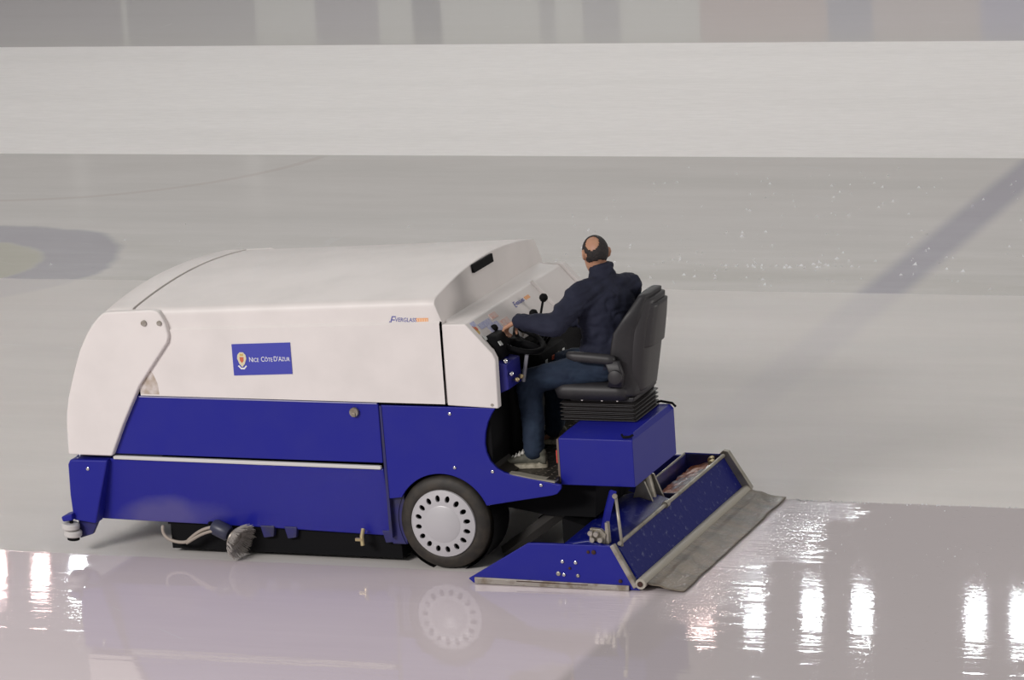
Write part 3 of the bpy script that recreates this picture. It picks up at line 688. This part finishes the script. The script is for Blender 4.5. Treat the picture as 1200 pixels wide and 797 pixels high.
for (y,mm) in ((.60,'label'),(.72,'red'),(.80,'brass'),(.90,'label')):
    obj('indicator', box(.495,.512,y-.02,y+.02,1.17,1.20), mm, lb, bevel=.003)
obj('pedal', prism_y([(.36,.64),(.45,.60),(.455,.61),(.37,.66)], .50, .60), 'steel', car)
# ---- conditioner (sledge) at the rear
YN, YF = -.25, 1.82
spf = [(.239,.030),(.270,.004),(1.345,.004),(1.335,.03),(1.189,.275),(.70,.272),(.641,.269)]
cd = obj('conditioner', prism_y(spf, YN, YN+.025), 'blue', car, bevel=.004)
obj('far_side_plate', prism_y(spf, YF-.025, YF), 'blue', cd, bevel=.004)
rs = obj('runner_strip', prism_y([(.285,.004),(1.280,.001),(1.282,.034),(.284,.044)], YN-.016, YN), 'steel', cd, bevel=.003)
obj('runner_slot', prism_y([(.56,.030),(1.02,.026),(1.02,.031),(.56,.035)], YN-.0175, YN-.015), 'rust', rs)
for (x,z,r,mm) in ((.86,.165,.011,'chrome'),(.945,.162,.011,'chrome'),(.905,.125,.008,'rust'),(.83,.088,.014,'steel'),(.865,.083,.011,'chrome'),(.955,.080,.011,'steel'),(1.03,.232,.010,'rust'),(1.065,.232,.014,'rust'),(1.225,.058,.012,'rust')):
    obj('plate_bolt', disc((x,YN,z),(0,-1,0),r,.007,seg=12), mm, cd, smooth=True)
obj('edge_bar', prism_y([(1.176,.278),(1.200,.290),(1.338,.034),(1.312,.018)], YN-.022, YN+.02), 'steel', cd, bevel=.004)
obj('edge_bar', prism_y([(1.176,.278),(1.215,.312),(1.248,.305),(1.395,.066),(1.375,.030),(1.312,.018)], YF-.014, YF+.032), 'galv', cd, bevel=.004)
# sloped rear plate
sp_ = obj('sloped_rear_plate', prism_y([(1.205,.262),(1.217,.270),(1.345,.052),(1.333,.044)], YN+.02, YF-.012), 'blue_wet', cd)
obj('lower_lip', tube([(1.330,YN+.02,.068),(1.330,YF-.012,.068)], .006, seg=6), 'chrome', sp_)
tb = obj('top_pipe', tube([(1.222,YN+.03,.283),(1.222,YF-.03,.283)], .013, seg=12), 'galv', cd, smooth=True, autosm=50)
obj('pipe_collar', tube([(1.222,.62,.283),(1.222,.67,.283)], .022, seg=12), 'galv', tb, smooth=True, autosm=40)
obj('auger_cover', prism_y([(.80,.15),(.86,.27),(1.02,.30),(1.19,.25),(1.20,.05),(.80,.05)], YN+.03, .88), 'blue_wet', cd, bevel=.02)
# open snow bin in the far half
def opentop():
    bm = bmesh.new(); x0,x1,y0,y1,z0,z1 = .955,1.205,.98,1.80,.05,.285; t=.012
    box(x0,x0+t,y0,y1,z0,z1,bm); box(x1-t,x1,y0,y1,z0,z1-.01,bm); box(x0,x1,y0,y0+t,z0,z1-.03,bm); box(x0,x1,y1-t,y1,z0,z1,bm); box(x0,x1,y0,y1,z0,z0+t,bm); return bm
bn = obj('snow_bin', opentop(), 'blue_dark', cd)
obj('bin_rim', tube([(.955,.98,.285),(.955,1.80,.287)], .006, seg=6), 'galv', bn)
obj('bin_rim', tube([(.955,1.80,.287),(1.20,1.80,.285)], .006, seg=6), 'blue', bn)
obj('slush', grid(14, 40, lambda u,v: V((1.00+.193*u, .992+.796*v, .205+.05*u+.014*noise.noise(V((u*5,v*16,3)))))), 'slush', bn, smooth=True)
for (x,y) in ((1.16,1.70),(1.19,1.62)):
    obj('bin_hinge', disc((x,y,.275),(0,1,0),.018,.05,seg=12), 'brass', bn)
# centre brackets
for y in (.72,.90):
    obj('lift_bracket', prism_y([(1.00,.16),(1.10,.14),(1.13,.22),(1.06,.40),(1.02,.41),(.98,.30)], y, y+.02), 'galv', cd, bevel=.003)
obj('lift_cylinder', tube([(1.02,.82,.48),(1.08,.82,.20)], .035, seg=14), 'galv', cd, smooth=True, autosm=40)
obj('lift_arm', tube([(1.10,.05,.53),(1.085,-.02,.42),(1.06,-.06,.28)], .026, seg=4), 'blue', cd)
la = obj('stay_rod', tube([(1.183,-.13,.555),(1.232,-.205,.262)], .010, seg=8), 'galv', cd, smooth=True)
obj('rod_eye', disc((1.183,-.14,.556),(0,-1,0),.016,.012,seg=12), 'galv', la)
cb = obj('hinge_bracket', prism_y([(1.02,.27),(1.12,.27),(1.13,.33),(1.10,.36),(1.03,.365)], -.20,-.17), 'galv', cd, bevel=.003)
for (x,z) in ((1.05,.30),(1.10,.30),(1.075,.335),(1.04,.34)):
    obj('hinge_bolt', disc((x,-.20,z),(0,-1,0),.017,.03,seg=8), 'steel', cb, smooth=True, autosm=40)
obj('hinge_post', prism_y([(1.12,.27),(1.145,.27),(1.14,.40),(1.125,.40)], -.19,-.15), 'galv', cd)
obj('cross_beam', tube([(.86,YN+.03,.16),(.86,YF-.03,.16)], .04, seg=8), 'black', cd)
obj('tow_frame', prism_y([(.70,.12),(.90,.16),(.90,.24),(.70,.30)], .2, 1.0), 'black', cd)
# towel bar and towel
obj('towel_bar', tube([(1.358,YN-.02,.050),(1.358,YF+.02,.050)], .033, seg=16), new_mat('towel_pipe', (.44,.41,.35), .45), cd, smooth=True, autosm=50)
obj('bar_end', disc((1.356,YN-.02,.050),(0,-1,0),.017,.006), 'rust', cd)
def towel(u, v):
    y = YN+.005+(YF-YN-.005)*v
    w1 = .010*noise.noise(V((u*2.2,v*7,1)))+.006*noise.noise(V((u*6,v*18,5)))
    x = 1.352+.27*u + .012*u*noise.noise(V((0,v*9,7)))
    z = .050*(1-u)**1.6 + .006 + max(0,w1)*(.4+.6*math.sin(PI*u)) 
    z += .012*math.exp(-((u-.42)/.10)**2)*(.6+.4*noise.noise(V((v*5,0,2))))
    return V((x,y,z))
bm = grid(26, 110, towel)
tw = obj('towel', bm, 'cloth_wet', cd, smooth=True)
s = tw.modifiers.new('thick','SOLIDIFY'); s.thickness = .006; s.offset = 1

# ------------------------------------------------------------------ DRIVER
person = thing('person', 'man in navy jacket and jeans seated on the machine, seen from behind', 'person', (0,0,0))
def hull_caps(bm, p0, r0, p1, r1, seg=14):
    """tapered capsule"""
    p0, p1 = V(p0), V(p1); d = (p1-p0)
    if d.length < 1e-6: d = V((0,0,1))
    d = d.normalized(); a, b = frame_of(d); rows = []
    for k in range(0, 6):
        t = PI/2*(1-k/5.); rows.append((p0-d*math.sin(t)*r0, math.cos(t)*r0))
    for k in range(0, 6):
        t = PI/2*(k/5.); rows.append((p1+d*math.sin(t)*r1, math.cos(t)*r1))
    R = [[bm.verts.new(c+(a*math.cos(2*PI*q/seg)+b*math.sin(2*PI*q/seg))*max(r,1e-4)) for q in range(seg)] for c, r in rows]
    for i in range(len(R)-1):
        for q in range(seg): bm.faces.new((R[i][q],R[i][(q+1)%seg],R[i+1][(q+1)%seg],R[i+1][q]))
    bm.faces.new(R[0][::-1]); bm.faces.new(R[-1])
def chain(bm, pts, rs, seg=14):
    for i in range(len(pts)-1): hull_caps(bm, pts[i], rs[i], pts[i+1], rs[i+1], seg)
def ell_loft(bm, rows, seg=24):
    """rows: (centre, half-vector a, half-vector b)"""
    R = [[bm.verts.new(V(c)+V(a)*math.cos(2*PI*q/seg)+V(b)*math.sin(2*PI*q/seg)) for q in range(seg)] for c,a,b in rows]
    for i in range(len(R)-1):
        for q in range(seg): bm.faces.new((R[i][q],R[i][(q+1)%seg],R[i+1][(q+1)%seg],R[i+1][q]))
    bm.faces.new(R[0][::-1]); bm.faces.new(R[-1])
def ellipsoid(bm, c, A, B, Cc, n=16):
    c, A, B, Cc = V(c), V(A), V(B), V(Cc)
    rows = []
    for k in range(n+1):
        t = PI*k/n; rows.append((c-Cc*math.cos(t), A*max(math.sin(t),1e-3), B*max(math.sin(t),1e-3)))
    ell_loft(bm, rows)
def remeshed(name, bm, mat, parent, voxel, smooth_it=4, disp=None):
    bmesh.ops.recalc_face_normals(bm, faces=bm.faces)
    me = bpy.data.meshes.new('t'); bm.to_mesh(me); bm.free()
    o = bpy.data.objects.new('t', me); C.objects.link(o)
    r = o.modifiers.new('r','REMESH'); r.mode = 'VOXEL'; r.voxel_size = voxel; r.use_smooth_shade = True
    s = o.modifiers.new('s','SMOOTH'); s.iterations = smooth_it; s.factor = .5
    dg = bpy.context.evaluated_depsgraph_get(); dg.update()
    m2 = bpy.data.meshes.new_from_object(o.evaluated_get(dg)); m2.name = name
    bpy.data.objects.remove(o)
    if disp:
        nr = [v.normal.copy() for v in m2.vertices]
        for v, n_ in zip(m2.vertices, nr): v.co += n_*disp(v.co)
    m2.materials.clear()
    return link(name, m2, mat, parent, smooth=True)
# joints
hipL, hipR = V((.93,.50,1.185)), V((.93,.70,1.185))
kneeL, kneeR = V((.455,.40,1.115)), V((.47,.80,1.115))
ankL, ankR = V((.515,.275,.675)), V((.45,.82,.675))
shL, shR = V((.815,.410,1.635)), V((1.03,.765,1.625))
elL, elR = V((.715,.255,1.500)), V((.80,.86,1.40))
wrL, wrR = V((.452,.300,1.515)), V((.545,.80,1.40))
neck0, head_c = V((.925,.60,1.655)), V((.874,.607,1.872))
sv = (shR-shL).normalized(); fv = V((0,0,1)).cross(sv).normalized()   # chest facing
if fv.x > 0: fv = -fv
hf = V((-.60,.78,-.12)).normalized(); hr = hf.cross(V((0,0,1))).normalized(); hu = hr.cross(hf).normalized()   # head facing, right, up
def H(r, f, u): return head_c + hr*r + hf*f + hu*u
# torso core rows : pelvis faces -x, chest faces fv
def trow(z, c, w, d, k): # k 0 pelvis .. 1 chest
    s = (V((0,1,0))*(1-k)+sv*k).normalized(); f = (V((-1,0,0))*(1-k)+fv*k).normalized()
    return (V((c[0],c[1],z)), s*w, f*d)
def torso(grow=0.):
    g = grow
    return [trow(1.12,(.94,.60),.13+g,.10+g,0), trow(1.17,(.945,.60),.165+g,.118+g,0), trow(1.24,(.945,.60),.165+g,.118+g,.1), trow(1.33,(.935,.60),.155+g,.118+g,.35),
            trow(1.42,(.93,.595),.16+g,.12+g,.7), trow(1.50,(.928,.592),.175+g,.12+g,.95), trow(1.57,(.928,.591),.178+g,.112+g,1), trow(1.625,(.928,.591),.155+g,.088+g,1), trow(1.668,(.926,.595),.105+g,.070+g,1)]
bm = bmesh.new()
ell_loft(bm, torso(0))
chain(bm, [neck0, V((.905,.603,1.76)), V((.895,.605,1.80))], [.062,.056,.056])
# skull, jaw, face
ellipsoid(bm, H(0,-.008,.022), hr*.076, hf*.097, hu*.092)
ell_loft(bm, [(H(0,.028,-.115),hr*.028,hf*.035),(H(0,.022,-.10),hr*.046,hf*.058),(H(0,.015,-.07),hr*.058,hf*.074),(H(0,.008,-.03),hr*.067,hf*.083),(H(0,0,.02),hr*.070,hf*.090)])
chain(bm, [H(0,.086,.022),H(0,.108,-.022),H(0,.098,-.034)], [.008,.013,.011], 10)      # nose
chain(bm, [H(-.022,.088,-.062),H(.022,.088,-.062)], [.006,.006], 8); chain(bm, [H(-.018,.086,-.074),H(.018,.086,-.074)], [.007,.007], 8)  # lips
chain(bm, [H(-.045,.076,.028),H(.045,.076,.028)], [.011,.011], 8)   # brow
for s_ in (-1,1):
    # ear : rim, lobe and inner flap
    e = [H(s_*.076,-.012,.028),H(s_*.086,-.024,.030),H(s_*.088,-.030,.010),H(s_*.083,-.022,-.014),H(s_*.075,-.010,-.024)]
    chain(bm, e, [.007,.008,.008,.008,.007], 8); chain(bm, [H(s_*.074,-.010,.015),H(s_*.082,-.022,.005)], [.010,.006], 8)
# arms & legs under the clothes
chain(bm, [shL,elL,wrL], [.050,.038,.027]); chain(bm, [shR,elR,wrR], [.050,.038,.027])
chain(bm, [hipL,kneeL,ankL], [.080,.055,.036]); chain(bm, [hipR,kneeR,ankR], [.080,.055,.036])
chain(bm, [ankL,ankL+V((-.09,-.015,-.045))], [.034,.026]); chain(bm, [ankR,ankR+V((-.09,.0,-.045))], [.034,.026])
def hand(bm, w, d, palmn, thumb_side, hold, rh):
    """w wrist, d direction of the hand, palmn palm normal (towards grip), fingers curl about the held point"""
    d = V(d).normalized(); pn = V(palmn); pn = (pn-d*pn.dot(d)).normalized(); sd = d.cross(pn).normalized()*thumb_side
    k0 = w + d*.085
    for q in (-1,-.33,.33,1):
        chain(bm, [w+sd*q*.014+d*.01, k0+sd*q*.028], [.017,.0125], 10)
    for q, L in zip((1,.35,-.35,-1), (.072,.080,.074,.058)):
        b0 = k0+sd*q*.029; p = [b0]; ang = .55; dd = d.copy(); rad = [.0105,.0098,.0090,.0082]
        for sgm in (.44,.32,.26):
            dd = (d*math.cos(ang)+pn*math.sin(ang)).normalized(); p.append(p[-1]+dd*L*sgm*1.08); ang += .95
        chain(bm, p, rad, 8)
    t0 = w+sd*.022+d*.028; t1 = t0+(sd*.7+d*.55+pn*.45).normalized()*.040; t2 = t1+(d*.55+pn*.85+sd*.05).normalized()*.030; t3 = t2+(pn*.8-sd*.25+d*.3).normalized()*.022
    chain(bm, [t0,t1,t2,t3], [.016,.0125,.0108,.0092], 8)
hand(bm, wrL, V((-.80,.10,-.45)), V((-.35,.05,-.95)), -1, None, 0)
hand(bm, wrR, V((-.75,-.10,-.15)), V((-.1,.0,-1)), 1, None, 0)
body = remeshed('body', bm, 'skin', person, .0062, 3)
for s_ in (-1,1):
    bm = bmesh.new(); bmesh.ops.create_uvsphere(bm, u_segments=16, v_segments=10, radius=.0105, matrix=Matrix.Translation(H(s_*.031,.0755,.008))); ey = obj('eye', bm, 'eye', person, smooth=True)
    bm = bmesh.new(); bmesh.ops.create_uvsphere(bm, u_segments=12, v_segments=8, radius=.0055, matrix=Matrix.Translation(H(s_*.031,.0822,.008))); obj('iris', bm, 'hair', ey, smooth=True)
# hair : close-cropped band around a bald crown
pate = V((-.06,-.69,.72)).normalized(); top_ = V((-.25,.15,.95)).normalized()
bm = bmesh.new(); nu, nv = 56, 40; G = []
for i in range(nu):
    row = []
    for j in range(nv+1):
        th = 2*PI*i/nu; ph = PI*j/nv
        dloc = hr*math.sin(ph)*math.cos(th)*.076 + hf*math.sin(ph)*math.sin(th)*.097 + hu*math.cos(ph)*.092
        row.append(bm.verts.new(H(0,-.008,.022)+dloc*(1.045+.012*noise.noise(V((th*6,ph*9,0))))))
    G.append(row)
for i in range(nu):
    for j in range(nv):
        th = 2*PI*(i+.5)/nu; ph = PI*(j+.5)/nv
        dv = (hr*math.sin(ph)*math.cos(th) + hf*math.sin(ph)*math.sin(th) + hu*math.cos(ph)); 
        if dv.dot(pate) > .82: continue
        if dv.dot(hf) > .35 + .10*dv.dot(hu): continue
        if dv.dot(hu) < -.76 - .25*min(0,dv.dot(hf)): continue
        if abs(dv.dot(hr)) > .88 and dv.dot(hu) < -.05: continue
        bm.faces.new((G[i][j],G[i][j+1],G[(i+1)%nu][j+1],G[(i+1)%nu][j]))
for v in [v for v in bm.verts if not v.link_faces]: bm.verts.remove(v)
hh = obj('hair', bm, 'hair', person, smooth=True); s = hh.modifiers.new('t','SOLIDIFY'); s.thickness = .006; s.offset = -1
# nape stubble neck band
# jacket
def wrinkle(amp, sc=1.):
    def f(p):
        q = V((p.x*9*sc, p.y*9*sc, p.z*16*sc)); n1 = noise.noise(q + noise.noise_vector(q*.6)*1.3)
        n2 = noise.noise(V((p.x*22*sc,p.y*22*sc,p.z*30*sc)))
        return amp*(abs(n1)*1.6-.4) + amp*.35*n2
    return f
bm = bmesh.new()
tg = torso(.028); tg[0] = trow(1.135,(.955,.60),.178,.135,0)
ell_loft(bm, tg[0:] )
chain(bm, [shL+V((.01,.02,0)), shL*.5+elL*.5, elL, elL*.45+wrL*.55, wrL*.93+elL*.07], [.084,.078,.072,.060,.050])
chain(bm, [shR, elR, wrR*.95+elR*.05], [.078,.060,.042])
chain(bm, [V((.92,.595,1.665)), shL+V((0,0,.022))], [.092,.076]); chain(bm, [V((.92,.595,1.665)), shR+V((0,0,.022))], [.092,.076])
# standing collar
ell_loft(bm, [(V((.922,.597,1.67)),sv*.118,fv*.092),(V((.915,.60,1.715)),sv*.098,fv*.086),(V((.910,.603,1.765)),sv*.080,fv*.080),(V((.908,.604,1.800)),sv*.074,fv*.076),(V((.910,.603,1.822)),sv*.070,fv*.074)])
# pouch of cloth over the belly and the back
ellipsoid(bm, V((.86,.575,1.29)), V((0,.15,0)), V((.105,0,0)), V((0,0,.12)))
ellipsoid(bm, V((1.0,.605,1.33)), V((0,.17,0)), V((.07,0,0)), V((0,0,.16)))
jk = remeshed('jacket', bm, 'jacket', person, .0095, 5, wrinkle(.0115))
# trousers
bm = bmesh.new()
ell_loft(bm, [trow(1.115,(.94,.60),.15,.12,0), trow(1.16,(.945,.60),.185,.14,0), trow(1.23,(.945,.60),.18,.135,0)])
def leg(hip, knee, ank, out):
    m1 = hip*.5+knee*.5
    chain(bm, [hip, m1+V((0,0,.006)), knee, knee*.5+ank*.5+V((.012,0,0)), ank+V((0,0,.03))], [.102,.092,.078,.074,.066])
    chain(bm, [knee+V((.03,0,.005)), knee+V((.01,0,-.10))], [.076,.080])
leg(hipL,kneeL,ankL,-1); leg(hipR,kneeR,ankR,1)
remeshed('trousers', bm, 'jeans', person, .0095, 5, wrinkle(.008,1.1))
# shoes
def shoe(ank, yaw, pitch=0.):
    base = V((ank.x+.045, ank.y, .600)); Mx = Matrix.Translation(base) @ Matrix.Rotation(yaw,4,'Z')
    def T(x,y,z): return Mx @ V((x,y,z))     # x from heel (0) forward negative
    bm = bmesh.new()
    rows = []
    for x, hw, top, zc in ((.035,.026,.055,.03),(.02,.034,.075,.03),(-.03,.037,.090,.03),(-.08,.038,.082,.028),(-.13,.042,.062,.024),(-.19,.048,.045,.022),(-.235,.042,.036,.020),(-.262,.026,.026,.018)):
        rows.append((T(x,0,.018+top*.5), Mx.to_3x3()@V((0,hw,0)), V((0,0,top*.55))))
    ell_loft(bm, rows, 16); ellipsoid(bm, T(-.01,0,.09), Mx.to_3x3()@V((.045,0,0)), Mx.to_3x3()@V((0,.036,0)), V((0,0,.035)))
    sh_ = remeshed('shoe', bm, 'shoe', person, .005, 3)
    out = []
    for k in range(40):
        a = 2*PI*k/40; c, s = math.cos(a), math.sin(a)
        x = -.115+.155*c*-1; w_ = .044 if x < -.10 else .038
        w_ *= 1 if -.22 < x < .0 else .9
        out.append((x, (abs(s)**.75)*(1 if s>0 else -1)*w_, ))
    lo = [T(x*1.0,y*.96,.0) for x,y in out]; mi = [T(x*1.02,y*1.06,.012) for x,y in out]; up = [T(x*1.01,y*1.04,.026+ (.012 if x>-.01 or x<-.24 else 0)) for x,y in out]
    obj('sole', loft([lo,mi,up]), 'sole', sh_, smooth=True, autosm=50)
    bm = bmesh.new()
    for k in range(5):
        x = -.085-.022*k; z = .118-.012*k
        tube([T(x,-.026,z-.018),T(x-.006,0,z+.001),T(x-.012,.026,z-.018)], .0055, bm, seg=6)
        tube([T(x-.012,-.026,z-.018),T(x-.006,0,z+.003),T(x,.026,z-.018)], .0055, bm, seg=6)
    obj('laces', bm, 'lace', sh_, smooth=True)
shoe(ankL, .10); shoe(ankR, -.12)

# ------------------------------------------------------------------ loose ice crumbs near the passes, and specks added as glints
bm = bmesh.new(); rnd = random.Random(11)
def speck(x, y, s):
    vs = [bm.verts.new((x+rnd.uniform(-1,1)*s, y+rnd.uniform(-1,1)*s, z)) for z in (.001,.001,.001)]
    t = bm.verts.new((x,y,s*.9+.001)); bm.faces.new(vs)
    for i in range(3): bm.faces.new((vs[i],vs[(i+1)%3],t))
for k in range(150):
    x = rnd.gauss(-.6,1.2); y = rnd.uniform(7.9,12.6)
    speck(x, y, rnd.uniform(.008,.022))
for k in range(60): speck(rnd.uniform(-5,1.5), rnd.gauss(8.3,.35), rnd.uniform(.01,.028))
for k in range(40): speck(rnd.uniform(-7,.5), rnd.uniform(8,10), rnd.uniform(.008,.016))
for k in range(85): speck(rnd.uniform(1.9,4.2), rnd.uniform(.1,1.7), rnd.uniform(.004,.009))  # white specks standing in for glints on the fresh water film
for k in range(60): speck(1.7+rnd.random()**1.6*1.9, 1.79+rnd.gauss(0,.012), rnd.uniform(.005,.012))  # row of specks in place of the bright glint along the wet edge
for k in range(26):
    t = k/25; speck(-1.0+1.0*t+rnd.gauss(0,.03), 8.5+rnd.gauss(0,.05), .02)
cr_ = obj('ice_crumbs_and_glints', bm, new_mat('crumb_glint_ice', (.85,.86,.88), .2)); tag(cr_, 'tiny white ice crumbs and added glint specks scattered on the ice beyond and behind the machine', 'ice crumbs', kind='stuff')

# ------------------------------------------------------------------ LIGHTS of the hall and an added fill
def emis(name, col, st):
    m = bpy.data.materials.new(name); m.use_nodes = True; b = m.node_tree.nodes['Principled BSDF']
    b.inputs['Base Color'].default_value = (0,0,0,1); b.inputs['Emission Color'].default_value = (*col,1); b.inputs['Emission Strength'].default_value = st; return m
cool = emis('flood_cool', (.86,.95,1.), 130); pink = emis('flood_warm', (1.,.70,.66), 100)
M['housing'] = new_mat('flood_housing', (.05,.05,.05), .5)
lamps = [(-8.85,'p'),(-8.10,'c'),(-7.25,'c'),(-6.5,'c'),(-4.85,'c'),(-4.2,'c'),(-19.65,'p'),(-19.0,'c'),(-20.4,'p'),(-17.9,'c'),(-16.2,'c'),(-14.5,'c'),(-12.5,'c'),(-10.8,'c')]
for x, k in lamps:
    t = thing('floodlight', 'small bright floodlight hanging above the far side of the rink', 'floodlight', (x,30.1,10), 'floodlights above the far stand')
    hb = box(-.17,.17,-.02,.18,-.16,.16); ho = obj('housing', hb, 'housing', t, bevel=.01)
    obj('lens', box(-.12,.12,-.03,-.021,-.11,.11), pink if k=='p' else cool, t)
    obj('bracket', tube([(0,.08,.15),(0,.08,.6)], .03), 'housing', t)
def area(name, loc, target, size, energy, col=(1,1,1), sy=None):
    l = bpy.data.lights.new(name, 'AREA'); l.energy = energy; l.color = col; l.size = size
    if sy: l.shape = 'RECTANGLE'; l.size_y = sy
    o = bpy.data.objects.new(name, l); C.objects.link(o); o.location = loc
    o.rotation_euler = (V(target)-V(loc)).to_track_quat('-Z','Y').to_euler(); return o
area('stand_flood_bank', (-7,-17,10), (-.5,.5,.5), 7, 2450, (1.,.955,.93), 2)
area('roof_lamps_far', (-4,19,12), (-3,15,0), 18, 620, (1.,.98,.94), 10)
area('roof_lamps_near', (0,2,12), (0,0,0), 14, 20, (1.,.97,.95), 8)
area('added_rear_fill', (19,5,4.5), (0,.5,1), 4, 620, (1.,.95,.91), 2)  # fill light added to brighten the rear face of the hood
w = bpy.data.worlds.new('hall'); bpy.context.scene.world = w; w.use_nodes = True
bg = w.node_tree.nodes['Background']; bg.inputs['Color'].default_value = (.98,.955,.93,1); bg.inputs['Strength'].default_value = .35

# ------------------------------------------------------------------ camera
cam = bpy.data.cameras.new('camera'); co = bpy.data.objects.new('camera', cam); C.objects.link(co)
f, th, ph, ro = 4635.45, .382446567, .229616978, -.0685351106
fwd = V((-math.sin(th)*math.cos(ph), math.cos(th)*math.cos(ph), -math.sin(ph)))
right = V((math.cos(th), math.sin(th), 0)); up = right.cross(fwd)
c, s = math.cos(ro), math.sin(ro)
r2 = right*c + up*s; u2 = -right*s + up*c
mt = Matrix((r2, u2, -fwd)).transposed().to_4x4(); mt.translation = (9.20930783,-21.57422349,6.90611943)
co.matrix_world = mt
cam.sensor_width = 36; cam.lens = f*36/1200; cam.clip_end = 300; cam.clip_start = .5
sc = bpy.context.scene; sc.camera = co
sc.view_settings.view_transform = 'Standard'; sc.view_settings.look = 'None'; sc.view_settings.gamma = 1
sc.view_settings.use_curve_mapping = False; sc.view_settings.exposure = 0.
sc.cycles.use_denoising = True; sc.cycles.max_bounces = 8; sc.cycles.sample_clamp_indirect = 10
